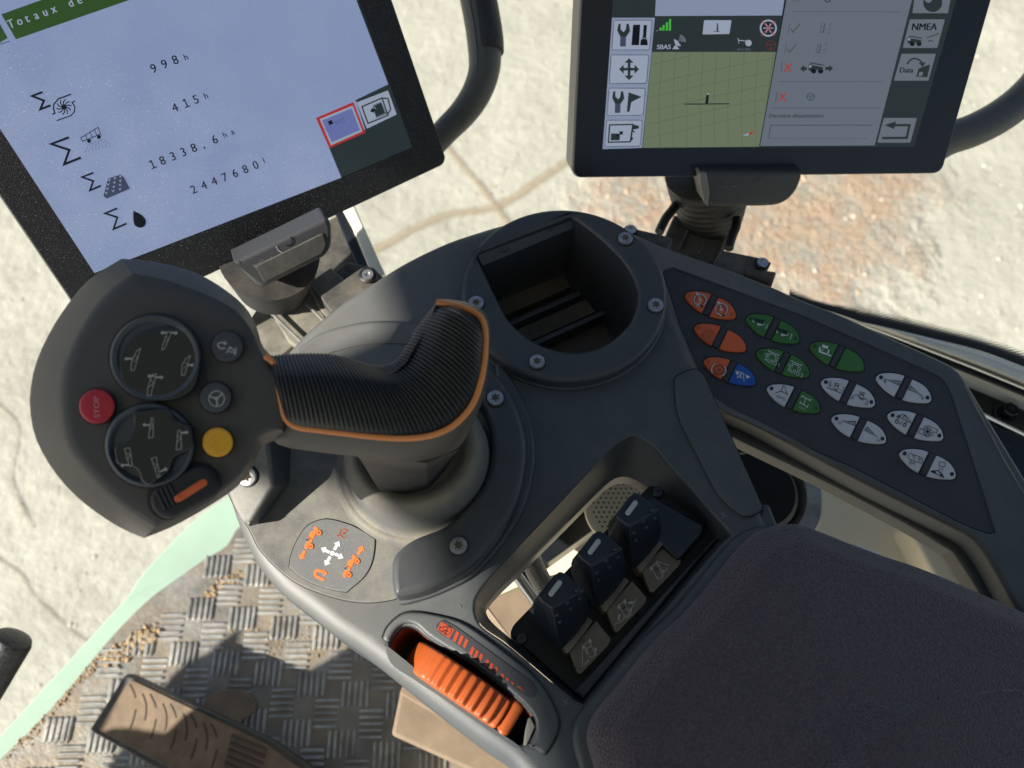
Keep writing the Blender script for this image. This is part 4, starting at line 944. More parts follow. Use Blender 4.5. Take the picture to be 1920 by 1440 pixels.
MATS["orange_led"] = MATS["ink_dorange"]
g2 = lambda l: [(x - 435, y - 430) for x, y in l]          # icons drawn in the first lozenge's zoom space
def gauge(a, f, cx, cy, x=False):
    c = f(g2([(cx, cy)]))[0]; a.ring(c, 11.2, 3.4, "ink"); a.up().ring(c, 11.2, 1.6, "ink_white", -230, 60); 
    for k in range(9):
        an = math.radians(-220 + k * 32); a.up().line([(c[0] + 9.2 * math.cos(an), c[1] + 9.2 * math.sin(an)), (c[0] + 6.8 * math.cos(an), c[1] + 6.8 * math.sin(an))], 1.2, "ink")
    a.up().ring(c, 2, 1.4, "ink_white"); a.up().line([c, (c[0] - 2.5, c[1] - 9)], 1.5, "ink_white")
    t = f(g2([(cx - 32, cy - 72)]))[0]; a.up().poly([(t[0] - 3.5, t[1] - 3), (t[0] + 3, t[1] - 2), (t[0], t[1] + 4)], "ink_white")
    b = f(g2([(cx - 22, cy + 48)]))[0]
    if x: a.up(2).line([(b[0] - 3, b[1] - 4), (b[0] + 3, b[1] + 5)], 1.6, "ink_white"); a.up(2).line([(b[0] - 4, b[1] + 4), (b[0] + 4, b[1] - 3)], 1.6, "ink_white")
    else: a.up(2).line([(b[0] - 4, b[1] - 1), (b[0] + 4, b[1] + 4)], 2, "ink_white")
def gearA(a, f):
    c = f([(-125, -5)])[0]
    c = f(g2([(310, 420)]))[0]; n = 14; pts = []
    for k in range(n * 4): an = 2 * math.pi * k / (n * 4); r = 13.3 if k % 4 < 2 else 11; pts.append((c[0] + r * math.cos(an), c[1] + r * math.sin(an)))
    a.line(pts, 1, "ink_red", True); a.disc(c, 9.5, "ink_dorange2"); a.up().text("A", (c[0] - 3.2, c[1] + 3), (8.5, 3.2), "orange")

def park(a, f):
    c = f([(-120, -15)])[0]; a.ring(c, 9, 1.1, "ink"); a.ring(c, 6.5, .0001, "ink"); a.disc(c, 8, "ink_dorange2"); a.ring(c, 13.5, 1.5, "ink_white", -30, 60); a.ring(c, 13.5, 1.5, "ink_white", 150, 240); a.ring(c, 15.4, .8, "ink", -35, 65); a.ring(c, 15.4, .8, "ink", 145, 245); a.up().text("P", (c[0] - 3, c[1] + 4), (9, 3.2), "ink")
def blue(a, f):
    q_ = zc(6, 1260, 500); W = "ink_white"
    a.poly(q_([(712, 1163), (760, 1178), (740, 1217), (722, 1210)]), W); a.line(q_([(712, 1165), (880, 1240)]), 1.2, W); a.line(q_([(790, 1185), (730, 1250)]), 1.2, W); a.line(q_([(800, 1195), (812, 1290)]), 1.2, W); a.poly(q_([(830, 1225), (880, 1240), (850, 1258), (838, 1255)]), W); a.line(q_([(745, 1250), (800, 1190)]), 1.1, W)
    a.poly(q_([(775, 1235), (795, 1255), (765, 1250)]), W)
def sprayer(a, f, k):
    q_ = zc(6, 1260, 500); ox, oy = (0, 0) if k == 0 else (268, 118); g = lambda l: q_([(x + ox, y + oy) for x, y in l])
    a.line(g([(920, 580), (1050, 618)]), 3.2, "ink"); a.line(g([(930, 605), (1050, 640)]), 2.4, "ink"); a.up().poly(g([(905, 605), (925, 612), (920, 630), (906, 620)]), "ink_white"); a.up().poly(g([(960, 635), (1010, 648), (1005, 665), (985, 655), (978, 668), (960, 655)]), "ink_white"); a.up().line(g([(1008, 655), (1035, 655), (1042, 625)]), 1, "ink_white")
    if k == 0: a.up().line(g([(1080, 645), (1060, 690)]), 1, "ink_white"); a.up().poly(g([(1048, 682), (1070, 688), (1055, 702)]), "ink_white")
    else: a.up().line(g([(1078, 650), (1060, 700)]), 1, "ink_white"); a.up().poly(g([(1068, 655), (1090, 648), (1078, 636)]), "ink_white")
def auto(a, f, k):
    q_ = zc(6, 1260, 500); ox, oy = (0, 0) if k == 1 else (258, 116); g = lambda l: q_([(x + ox, y + oy) for x, y in l]); W = "ink_white"
    a.line(g([(1085, 945), (1200, 995)]), 1.3, W); a.poly(g([(1075, 940), (1100, 940), (1092, 957)]), W); a.poly(g([(1210, 1000), (1185, 1002), (1196, 982)]), W)
    a.line(g([(1090, 1015), (1098, 972), (1168, 1000), (1158, 1040)]), 1.1, W); a.line(g([(1058, 975), (1080, 983), (1072, 1015), (1052, 1005)]), .9, W, True); a.line(g([(1165, 1015), (1188, 1025), (1180, 1060), (1158, 1050)]), .9, W, True)
    a.text("AUTO %d" % k, g([(1038, 1055)])[0], (8.0, 3.7), W, (2.2, -10))
def frame3(a, f):
    q_ = zc(6, 1260, 500); W = "ink_white"
    a.poly(q_([(1690, 875), (1760, 895), (1750, 925), (1685, 905)]), W); a.line(q_([(1665, 905), (1660, 955), (1790, 1003)]), 3, W); a.line(q_([(1765, 935), (1748, 990)]), 3, W); a.line(q_([(1655, 955), (1710, 930)]), 1.2, W)
def boomA(a, f, x0, y0, x1, y1, sp):
    q_ = zc(4.8, 1500, 620); K_ = "ink"; d = Vector((x1 - x0, y1 - y0)); n = Vector((-d.y, d.x)).normalized()
    if n.y < 0: n = -n
    p0, p1 = Vector((x0, y0)), Vector((x1, y1)); tri_ = [tuple(p0), tuple(p1 + n * -18), tuple(p1 + n * 20)]; a.line(q_(tri_), 1.2, K_, True); m_ = p0.lerp(p1, .35); tri2 = [tuple(m_), tuple(p0.lerp(p1, .9) - n * 8), tuple(p0.lerp(p1, .9) + n * 10)]; a.line(q_(tri2), .8, K_, True)
    e = p0 - d.normalized() * 12
    if sp == 'arm': a.line(q_([tuple(p0), tuple(e), tuple(e + Vector((-6, 10)))]), 1.1, K_); a.ring(q_([tuple(e + Vector((0, 22)))])[0], 2, .9, K_)
    else:
        for k in range(3): a.line(q_([tuple(e + Vector((-14 + 12 * k, 10))), tuple(e + Vector((-18 + 13 * k, 32)))]), .8, K_)
def crane(a, f, fold):
    q_ = zc(4.8, 1500, 620); ox, oy = (0, 0) if fold == 0 else (228, 80); g = lambda l: q_([(x + ox, y + oy) for x, y in l]); K_ = "ink"
    a.line(g([(312, 470), (352, 480), (348, 495), (318, 487)]), 1.1, K_, True); a.line(g([(310, 495), (345, 503), (338, 530), (305, 520)]), 1, K_, True); a.line(g([(318, 520), (330, 545)]), 1, K_)
    if fold == 0: a.line(g([(240, 508), (378, 565)]), 1.4, K_); a.line(g([(262, 455), (280, 462), (272, 490), (285, 498), (265, 500), (262, 480)]), .9, K_, True); a.line(g([(385, 510), (402, 512), (385, 545), (360, 530), (375, 535)]), .9, K_)
    else: a.line(g([(285, 490), (310, 530), (345, 545), (355, 525)]), 1.2, K_); a.line(g([(280, 498), (248, 505), (228, 530), (245, 528), (258, 512)]), .9, K_); a.line(g([(355, 525), (382, 550), (376, 590), (358, 585), (362, 560)]), .9, K_)
def lock(a, f):
    q_ = zc(4.8, 1500, 620); K_ = "ink"; a.poly(q_([(865, 770), (910, 755), (900, 775), (900, 785)]), K_); a.line(q_([(868, 770), (925, 752), (955, 765), (1000, 828), (960, 815), (920, 790)]), 1.2, K_, True); a.line(q_([(920, 790), (940, 760), (965, 812)]), 1, K_)
    for x, y in ((873, 820), (940, 848)): a.ring(q_([(x, y)])[0], 3, 1.5, K_); 
    a.ring(q_([(880, 800)])[0], 2.4, 1.2, K_, 180, 360); a.ring(q_([(958, 838)])[0], 2.6, 1.2, K_, 150, 330); a.line(q_([(895, 845), (925, 812)]), 1.4, K_)
def fan(a, f):
    q_ = zc(4.8, 1500, 620); K_ = "ink"; c = q_([(1148, 908)])[0]; a.ring(c, 7.6, 1, K_); a.disc(c, 1.6, K_)
    for k in range(7): an = 2 * math.pi * k / 7; a.line([(c[0] + math.cos(an), c[1] + math.sin(an)), (c[0] + 4 * math.cos(an + .3), c[1] + 4 * math.sin(an + .3)), (c[0] + 7.2 * math.cos(an + .2), c[1] + 7.2 * math.sin(an + .2))], 1.4, K_)
    a.line(q_([(1070, 900), (1085, 880), (1105, 890), (1120, 862), (1160, 855), (1240, 890), (1230, 918), (1205, 910), (1195, 940), (1150, 960), (1110, 935), (1062, 918)]), 1.1, K_, True)
def lights(a, f):
    q_ = zc(4.8, 1500, 620); K_ = "ink"; a.line(rp(q_([(985, 1100), (1110, 1148), (1098, 1198), (970, 1150)]), 4), 1.1, K_, True)
    for x, y in ((1022, 1137), (1072, 1160)): a.ring(q_([(x, y)])[0], 2.8, 1, K_, -60, 120); a.line(q_([(x - 10, y - 12), (x + 8, y - 14)]), 1.2, K_); a.line(q_([(x - 10, y), (x + 4, y)]), 1, K_)
    a.ring(q_([(998, 1188)])[0], 2.5, 1, K_); a.line(q_([(1012, 1195), (1030, 1185), (1030, 1208)]), 1, K_)
def hopper(a, f):
    q_ = zc(4.8, 1500, 620); K_ = "ink"; a.line(rp(q_([(1258, 1178), (1312, 1190), (1302, 1228), (1250, 1215)]), 2), 1.1, K_, True); a.line(q_([(1262, 1228), (1250, 1258)]), 1, K_); a.line(q_([(1290, 1235), (1275, 1262)]), 1, K_)
    a.line(q_([(1175, 1265), (1240, 1258), (1270, 1280), (1295, 1320)]), 1.6, K_); a.line(q_([(1175, 1265), (1295, 1322)]), 1.4, K_); a.poly(q_([(1175, 1265), (1215, 1262), (1230, 1290)]), K_); a.poly(q_([(1255, 1275), (1295, 1320), (1262, 1305)]), K_)
def steer(a, f):
    q_ = zc(6, 1260, 500); K_ = "ink"; a.line(q_([(1252, 1335), (1230, 1400), (1168, 1420)]), 1.3, K_); a.line(q_([(1252, 1335), (1265, 1340), (1300, 1440)]), 1.1, K_); a.line(q_([(1230, 1400), (1300, 1440)]), 1.2, K_); a.text("AUTO", (1455, 744), (6.2, 3), K_, (1.6, -7))
def fourws(a, f):
    q_ = zc(4.8, 1500, 620); W = "ink_white"; a.line(q_([(20, 590), (90, 625)]), 1.3, W); a.line(q_([(52, 606), (35, 665)]), 1.3, W); a.line(q_([(5, 650), (70, 690)]), 1.3, W); a.line(q_([(10, 600), (30, 583)]), 1.4, W); a.line(q_([(80, 632), (108, 618)]), 1.4, W); a.line(q_([(60, 692), (75, 665)]), 1.4, W); a.line(q_([(-5, 660), (8, 635)]), 1.4, W); a.text("4WS", (1497, 765), (7, 3), "ink_grey", (1.6, -6.5))
none = lambda a, f: None
lozenge(1332, 572, 1.0, "key_orange", "key_orange", lambda a, f: gauge(a, f, 320, 375, True), lambda a, f: gauge(a, f, 560, 480))
lozenge(1350, 633, 1.02, "key_orange", "key_orange", gearA, None)
lozenge(1368, 696, 1.02, "key_orange", "key_blue", park, blue)
lozenge(1449, 616, 1.05, "key_green", "key_green", lambda a, f: sprayer(a, f, 0), lambda a, f: sprayer(a, f, 1))
lozenge(1468, 680, 1.04, "key_green", "key_green", lambda a, f: auto(a, f, 1), lambda a, f: auto(a, f, 2))
lozenge(1488, 747, 1.04, "key_white", "key_green", steer, fourws)
lozenge(1570, 668, 1.06, "key_green", "key_green", frame3, None)
lozenge(1590.5, 735.5, 1.06, "key_white", "key_white", lambda a, f: crane(a, f, 0), lambda a, f: crane(a, f, 1))
lozenge(1611, 804, 1.07, "key_white", "key_white", lambda a, f: boomA(a, f, 375, 812, 500, 835, 'spray'), lambda a, f: boomA(a, f, 700, 960, 595, 880, 'spray'))
lozenge(1695, 727, 1.08, "key_white", "key_white", lambda a, f: boomA(a, f, 775, 440, 900, 472, 'arm'), lambda a, f: boomA(a, f, 1092, 580, 985, 510, 'arm'))
lozenge(1717, 798, 1.09, "key_white", "key_white", lock, fan)
lozenge(1740, 870, 1.10, "key_white", "key_white", lights, hopper)
# ================================================================== JOYSTICK
J = Pl(atZ(600, 760, .315), (0, -.30, .95)); jt = thing("joystick", P(785, 850, .0), "multifunction joystick with ribbed rubber grip, orange trim and red STOP button", "joystick")
# boot
bc = P(786, 868, .004)
mb = MB(); bx = (P(920, 868, .004) - bc).length; k_ = bx / .048
lathe(mb, bc, (0, 0, 1), [(r * k_, h) for r, h in ((.058, -.004), (.056, -.001), (.0535, .0005), (.052, .000), (.050, .001), (.048, .004), (.0475, .010), (.0465, .016), (.044, .022), (.0405, .0255), (.037, .0262), (.0335, .0245), (.0315, .0226), (.029, .0205), (.026, .019), (.020, .018), (.012, .018))], "boot", 72)
mb.build("boot", jt, ang=60)
def seg_loop(segs, n):
    out = []
    for s_ in segs: out += resample(cr(s_, 8, False), n, False)[:-1]
    return out
# head: silhouettes split at top tip, neck top, neck bottom, bottom tip
sil = [[(228, 485), (284, 490), (365, 511), (419, 541), (460, 576), (481, 612), (492, 648), (512, 670), (540, 690)], [(540, 690), (548, 740), (548, 790), (540, 822)], [(540, 822), (515, 826), (490, 838), (473, 876), (446, 911), (392, 949), (324, 987), (270, 1009)],
       [(270, 1009), (230, 992), (175, 957), (129, 917), (94, 873), (67, 822), (57, 775), (56, 740), (67, 682), (94, 622), (129, 568), (170, 522), (228, 485)]]
fac = [[(248, 513), (311, 525), (392, 555), (441, 582), (471, 618), (486, 655), (505, 685), (528, 705)], [(528, 705), (534, 740), (534, 780), (528, 806)], [(528, 806), (505, 812), (482, 826), (465, 868), (438, 903), (386, 940), (330, 972), (291, 988)],
       [(291, 988), (273, 976), (213, 936), (162, 884), (129, 839), (117, 790), (114, 735), (121, 690), (143, 636), (175, 582), (210, 543), (248, 513)]]
So, Fo = seg_loop(sil, 28), seg_loop(fac, 28)
def hj(l, lift): return [J.hit(u, v, lift) for u, v in l]
def lerpl(a, b, t): return [(x0 * (1 - t) + x1 * t, y0 * (1 - t) + y1 * t) for (x0, y0), (x1, y1) in zip(a, b)]
cen = (330, 760)
def sh(l, k): return [(cen[0] + (x - cen[0]) * k, cen[1] + (y - cen[1]) * k) for x, y in l]
mb = MB()
L_ = [hj(sh(So, .80), -.024), hj(sh(So, .93), -.020), hj(sh(So, .985), -.019), hj(So, -.0175), hj(lerpl(So, Fo, .06), -.0150), hj(lerpl(So, Fo, .5), -.0075), hj(lerpl(So, Fo, .90), -.0014), hj(Fo, -.0002), hj(sh(Fo, .97), .0006), hj(sh(Fo, .9), .0012)]
loft(mb, L_, "plastic_head", cap0=True, flip=True)
fl_ = sh(Fo, .9)
mb.add([J.hit(u, v, .0012) for u, v in fl_], [], "plastic_head")
a = Art(mb, J, .0012); a.poly(fl_, "plastic_head"); mb.build("head", jt, ang=17)
# carrier under the grip
trim = [(497, 668), (512, 680), (520, 712), (528, 755), (536, 785), (555, 800), (600, 807), (650, 813), (700, 819), (760, 822), (810, 816), (850, 798), (885, 760), (903, 710), (910, 655), (909, 615), (900, 593), (876, 579), (845, 570), (818, 566)]
topedge = [(497, 668), (530, 664), (570, 662), (612, 663), (645, 668), (680, 679), (705, 685), (730, 681), (748, 668), (763, 645), (780, 617), (800, 588), (818, 566)]
tr_ = cr(trim, 6, False); te_ = cr([(497, 668)] + [(u + 10, v + 16) for u, v in topedge[1:-1]] + [(818, 566)], 6, False)
cin = tr_ + te_[::-1][1:-1]; cin = resample(cin, 150)
cout = cr([(486, 668), (500, 700), (505, 760), (505, 800), (520, 832), (600, 848), (680, 857), (740, 866), (800, 862), (860, 838), (893, 780), (912, 720), (919, 650), (918, 608), (906, 583), (880, 568), (848, 562), (822, 562), (812, 590), (796, 622), (778, 655), (758, 680), (732, 696), (704, 700), (678, 694), (645, 683), (612, 678), (570, 677), (530, 676)], 6, True); cout = resample(cout, 150)
mb = MB(); JL = Pl(J.o - J.n * .0, J.n)
def rot_to(l, start):
    i = min(range(len(l)), key=lambda k: (l[k][0] - start[0])**2 + (l[k][1] - start[1])**2); return l[i:] + l[:i]
cin = rot_to(cin, (500, 680)); cout = rot_to(cout, (488, 680))
under = [(660 + (x - 700) * .80 + 20, 760 + (y - 760) * .72) for x, y in cout]
loft(mb, [hj(under, -.045), hj(lerpl(cout, under, .35), -.036), hj(lerpl(cout, under, .08), -.024), hj(cout, -.014), hj(lerpl(cout, cin, .35), -.007), hj(lerpl(cout, cin, .8), -.002), hj(cin, -.0012), hj(lerpl(cin, under, .15), -.001)], "plastic_head", cap0=True, flip=True)
mb.build("handle_body", jt, ang=50)
mb = MB()
tl = [atZ(u, v, z) for u, v, z in ((655, 842, .335), (740, 862, .335), (800, 868, .334), (862, 842, .335), (905, 755, .337), (860, 690, .345), (720, 700, .35), (650, 780, .345))]
ml = [atZ(u, v, z) for u, v, z in ((676, 862, .366), (740, 880, .366), (800, 880, .366), (858, 846, .366), (900, 762, .37), (856, 706, .378), (730, 716, .38), (672, 790, .375))]
bl_ = [P(u, v, z) for u, v, z in ((712, 921, .030), (760, 919, .030), (801, 908, .030), (838, 866, .030), (858, 800, .030), (835, 770, .03), (740, 770, .03), (692, 830, .03))]
bl2 = [p + Vector((0, 0, -.02)) for p in bl_]
loft(mb, [bl2, bl_, [a_.lerp(b_, .5) for a_, b_ in zip(bl_, ml)], ml, tl], "plastic_head", cap0=True, cap1=True); mb.build("stem", jt, ang=25)
# ribbed grip
bot = cr([(531, 772), (538, 787), (556, 797), (600, 804), (650, 810), (700, 816), (760, 819), (808, 813), (847, 795), (881, 758), (900, 709), (906, 655), (907, 630), (905, 612)], 8, False)
top_ = cr([(500, 668)] + topedge[1:-1] + [(820, 568)], 8, False)
NS, NT, NR = 620, 36, 57
Tp, Bp = resample(top_, NS, False), resample(bot, NS, False)
mb = MB(); loops = []
for i in range(NS):
    s_ = i / (NS - 1); ph = s_ * NR * 2 * math.pi; rib = -.0016 * (max(0, math.cos(ph)) ** 2.5); endf = min(1, .35 + s_ / .03, (1 - s_) / .04) ** .5; row = []
    for j in range(NT):
        t = j / (NT - 1); bow = math.sin(math.pi * t) * (10 if s_ > .1 else 10 * s_ / .1); u = Tp[i][0] * (1 - t) + Bp[i][0] * t; v = Tp[i][1] * (1 - t) + Bp[i][1] * t
        u += bow * .9 * (1 - abs(2 * s_ - .9)); v -= bow * (.5 + .8 * s_)
        hgt = (math.sin(math.pi * min(1, t * .97 + .0)) ** .55) * (.010 + .004 * math.cos(2 * math.pi * (s_ - .1)) ) * endf - .0012
        if t < .35: hgt += -.010 * (1 - t / .35) ** 1.6
        hgt += rib * min(1, 6 * t + .6, 6 * (1 - t) + .0); v -= rib * 1500 * max(0, 1 - t * 8)
        base_ = J.hit(u, v, 0); d = (C0 - base_); row.append(base_ + d.normalized() * (hgt / max(.3, d.normalized().dot(J.n))))
    loops.append(row)
loft(mb, loops, "rubber", closed=False, flip=False); g_ = mb.build("grip", jt, ang=180, wn=False)
mb = MB(); tube(mb, [J.hit(u, v, .0014) for u, v in tr_], .0013, "trim_orange", 10, flat=.8); mb.build("trim", jt)
# pads and buttons on the head face
FL = .0012
Jf = J.off(FL)
def dome(mb, c, r, ry, rot, prof, m, n=48):
    """prof: (scale, lift)"""
    loft(mb, [[J.hit(u, v, FL + h) for u, v in circ(c, r * s_, n, ry * s_, rot)] for s_, h in prof], m, cap1=True, flip=True)
def well_ring(mb, c, r, ry, rot=0): dome(mb, c, r * 1.03, ry * 1.03, rot, [(1, .0000), (1, .0003), (.98, .0004)], "black")
mb = MB(); c1 = (291, 671); well_ring(mb, c1, 86, 82); dome(mb, c1, 86, 81, 0, [(1, 0), (1, .0035), (.985, .0048), (.95, .0056), (.84, .0052), (.80, .0044)], "pad_rim")
J1 = J.off(FL + .0047); fl1 = cr([(236, 645), (262, 623), (300, 612), (340, 616), (366, 645), (374, 680), (362, 725), (330, 747), (290, 750), (250, 738), (226, 708), (224, 672)], 4)
slab(mb, J, fl1, "black_gloss", thick=.002, bev=.0008, base=FL + .0053)
ai = Art(mb, J, FL + .0053 + .0002); h1 = zc(1920 / 520, 40, 460); h2 = zc(1920 / 520, 40, 700)
def boom(h, p, arrow_l=None, arrow_r=None):
    ai.line(h(p), 1.1, "ink_grey", True); a0, a1 = Vector(p[0]), Vector(p[len(p) // 2]); ai.line(h([tuple(Vector(p[0]).lerp(Vector(p[-2]), .25)), tuple(Vector(p[1]).lerp(Vector(p[2]), .4)), tuple(Vector(p[0]).lerp(Vector(p[-2]), .6))]), .9, "ink_grey")
    for A_ in (arrow_l, arrow_r):
        if A_: arrow(ai, A_[0], A_[1], A_[2], A_[3], 5, 15, 18, "ink_grey", h)
boom(h1, [(1010, 600), (1040, 600), (990, 720), (970, 722)], (1010, 605, 962, 605), (1035, 605, 1085, 608))
boom(h1, [(800, 730), (825, 715), (782, 865), (758, 865), (765, 800)], (770, 785, 712, 785)); boom(h1, [(1140, 785), (1172, 762), (1130, 898), (1110, 900), (1112, 830)], None, (1150, 828, 1196, 830))
boom(h1, [(905, 895), (935, 890), (895, 1040), (872, 1042), (875, 990)], (920, 905, 872, 905), (925, 912, 985, 915)); mb.build("rocker_pad", jt)
mb = MB(); c2 = (280, 835); well_ring(mb, c2, 84, 80); dome(mb, c2, 84, 79, 0, [(1, 0), (1, .0035), (.985, .0046), (.93, .005), (.86, .0040), (.80, .003)], "pad_rim")
cross = rp([(248, 772), (318, 762), (326, 785), (358, 797), (362, 838), (322, 858), (318, 880), (278, 912), (264, 905), (256, 878), (216, 872), (212, 836), (236, 828), (250, 800)], 10)
slab(mb, J, cross, "black_gloss", thick=.003, bev=.001, base=FL + .0056); ai = Art(mb, J, FL + .0058)
boom(h2, [(900, 310), (913, 312), (913, 440), (880, 448), (890, 380)], (890, 360, 838, 355)); boom(h2, [(1085, 395), (1105, 398), (1108, 525), (1072, 530), (1078, 470)], None, (1105, 412, 1158, 408))
boom(h2, [(715, 522), (750, 515), (768, 638), (750, 645), (735, 600)], (745, 632, 685, 640)); boom(h2, [(900, 590), (935, 580), (960, 715), (945, 720), (925, 660)], None, (962, 680, 1012, 658)); mb.build("rocker_pad", jt)
def button(name, c, r, m, h=.003, rot=0):
    mb = MB(); well_ring(mb, c, r * 1.04, r * 1.0); dome(mb, c, r, r * .96, rot, [(1, 0), (1, h * .7), (.97, h * .9), (.9, h), (.6, h * 1.04)], m); return mb
mb = button("b", (182, 762), 34, "stop_red", .0032); Art(mb, J, FL + .0036).text("STOP", (184, 784), (-.6, -15.5), "ink_pink", (-14, .8)) if False else None
mat("ink_pink", (.55, .22, .25), .5)
Art(mb, J, FL + .0036).text("STOP", (187.5, 784), (-.9, -17), "ink_pink", (-15, .6), bold=.03); mb.build("stop_button", jt)
mb = button("b", (426, 650), 30, "button"); ai = Art(mb, J, FL + .0034); ai.line(h1([(1415, 712), (1380, 715), (1362, 700), (1362, 680), (1385, 672), (1410, 675)]), 2.4, "ink_grey"); ai.poly(h1([(1405, 660), (1428, 682), (1400, 692)]), "ink_grey"); ai.line(h1([(1420, 745), (1445, 705), (1480, 730)]), 2.4, "ink_grey"); ai.line(h1([(1440, 735), (1490, 745)]), 2.4, "ink_grey"); ai.line(h1([(1488, 708), (1478, 760)]), 2, "ink_grey"); mb.build("turn_button", jt)
mb = button("b", (404, 745), 30, "button"); ai = Art(mb, J, FL + .0034); c = h1([(1352, 1062)])[0]; ai.ring(c, 14.5, 1.8, "ink_grey"); ai.disc(c, 3.6, "ink_grey")
for an in (-160, -40, 85): ai.line([c, (c[0] + 14 * math.cos(math.radians(an)), c[1] + 14 * math.sin(math.radians(an)))], 2.6, "ink_grey")
mb.build("steering_button", jt)
mb = button("b", (408, 829), 29, "yellow", .0032); ai = Art(mb, J, FL + .0036); mat("ink_yellow", (.85, .55, .12), .5); ai.ring((410, 829), 20.5, .8, "ink_yellow"); ai.line([(394, 824), (397, 829), (400, 825)], .9, "ink_yellow"); mb.build("yellow_button", jt)
# slide switch
def capsule(a, b, r, n=10):
    a, b = Vector(a), Vector(b); d = (b - a).normalized(); nn = Vector((-d.y, d.x)); o = []
    for k in range(n + 1): t = math.pi * k / n; o.append(tuple(b + (nn * math.cos(t) + d * math.sin(t)) * r))
    for k in range(n + 1): t = math.pi * k / n; o.append(tuple(a + (-nn * math.cos(t) - d * math.sin(t)) * r))
    return o
mb = MB(); slab(mb, J, capsule((314, 936), (373, 905), 40), "black", thick=.001, bev=.0002, base=FL + .0003); slab(mb, J, capsule((314, 938), (373, 906), 35), "switch_black", thick=.004, bev=.0022, base=FL + .0042)
for k in range(4):
    p = Vector((301 + k * 8, 938 - k * 4.2)); tube(mb, [J.hit(p.x - 7, p.y - 17, FL + .0042), J.hit(p.x + 10, p.y + 18, FL + .0042)], .0006, "black", 8)
s2 = mb.build("slide_switch", jt)
mb = MB(); slab(mb, J, capsule((333, 935), (381, 905), 7), "key_orange", thick=.001, bev=.0003, base=FL + .0048); ai = Art(mb, J, FL + .0049); ai.ring((339, 930), 3.2, .8, "ink_red"); ai.ring((378, 906), 3.2, .8, "ink_red"); mb.build("red_strip", s2)
# ================================================================== DISPLAYS
class Disp: pass
def disp(VPv, VPh, br, Zbr, bl, width, H_, label, edge=()):
    D = Disp(); dv = ray(*VPv).normalized(); dh = ray(*VPh).normalized()
    if dh.x < 0: dh = -dh
    n = dh.cross(-dv).normalized()
    if n.dot(C0 - atZ(*br, Zbr)) < 0: n = -n
    pl = Pl(atZ(*br, Zbr), n); k = (pl.hit(*bl) - pl.o).length
    o = C0 + (pl.o - C0) * (width / k); pl = Pl(o, n); pl.x = dh; pl.y = n.cross(dh); D.pl = pl; D.w = width; D.h = H_; return D
def xy(D, p): q_ = D.pl.hit(*p) - D.pl.o; return (q_.dot(D.pl.x), q_.dot(D.pl.y))
def rrect(x0, y0, x1, y1, r, n=8):
    o = []
    for cx, cy, a0 in ((x1 - r, y0 + r, -90), (x1 - r, y1 - r, 0), (x0 + r, y1 - r, 90), (x0 + r, y0 + r, 180)):
        for k in range(n + 1): a = math.radians(a0 + 90 * k / n); o.append((cx + r * math.cos(a), cy + r * math.sin(a)))
    return o
def frame_of(D, t, glass_m, shell_m, r=.006, depth=.024):
    mb = MB(); slab(mb, D.pl, rrect(-D.w + .001, .001, -.001, D.h - .001, r), glass_m, thick=.003, bev=.0006, px=False, base=.0006); mb.build("front_glass", t, wn=True)
    mb = MB(); slab(mb, D.pl, rrect(-D.w, 0, 0, D.h, r + .001), shell_m, thick=depth, bev=.002, px=False, base=-.0012, seg=4); mb.build("housing", t)
# ---- left display
DL = disp((1719, 2914), (5084, -1690), (841, 306), .50, (168, 618), .27, .205, "")
lt = thing("display_terminal", DL.pl.o - DL.pl.x * .135, "left display terminal, tilted, listing French totals such as 18338,6 ha", "display", "display terminals in front of the armrest")
frame_of(DL, lt, "bezel_dusty", "shell")
SP = DL.pl
mb = MB(); A = Art(mb, SP, .0008)
full = [(-320, -130), (0, 242 - 0), (75, 360), (177, 510), (292, 491)]
act = [(177 - 0, 511), (640, 333), (772, 276), (672, 0), (628, -120), (-210, -120 + 0)]
# clip inside glass: top is out of frame
top = xy(DL, (628, -120))[1]
def SXY(x, y): return None
act = [(177, 512), (640, 333), (773, 276), (672, 0), (640, -88), (-150, 12)]
A.poly(act, "lcd_white_dusty"); A1_ = A.up()
A1_.poly([(640, 333), (773, 276), (731, 160), (668, 190), (685, 243), (617, 277)], "lcd_dark")
A1_.poly([(668, 190), (731, 160), (672, 0), (668, 0), (728, 158), (666, 188)], "lcd_dark")
z1 = zc(4, 0, 0); zb = zc(4, 440, 0)
A2_ = A.up(2); A2_.poly(z1([(10, 107), (120, 295), (970, 0), (1420, -150), (1290, -330), (560, -90)]), "lcd_green"); A2_.poly(z1([(-120, 120), (-60, 355), (58, 285), (0, 180), (-60, 100)]), "lcd_green"); A2_.line(z1([(-40, 345), (75, 308)]), 1.2, "lcd_ink")
A3_ = A.up(3); ex = Vector((.935, -.345)); eyd = Vector((-.42, -.90))
A3_.mono("Totaux de c", (18, 54), (16.1, -5.7), ex * 19, "lcd_light", tuple(eyd * 24), bold=.05)
def num(t, o, st, s_=24): A3_.mono(t, o, st, ex * s_ * .92, "lcd_ink", tuple(eyd * s_), bold=.02)
num("998", (286, 138), (20.2, -8.1), 25); num("h", (347, 113.5), (20, -8), 17.5); num("415", (326, 211), (19.6, -7.7), 24); num("h", (384.5, 186), (20, -8), 17)
num("18338,6", (283, 318), (19.6, -7.9), 24); num("ha", (420, 259), (14.6, -5.8), 16.5); num("2447680", (361, 364), (19.4, -7.6), 23); num("l", (495, 306), (20, -8), 16)
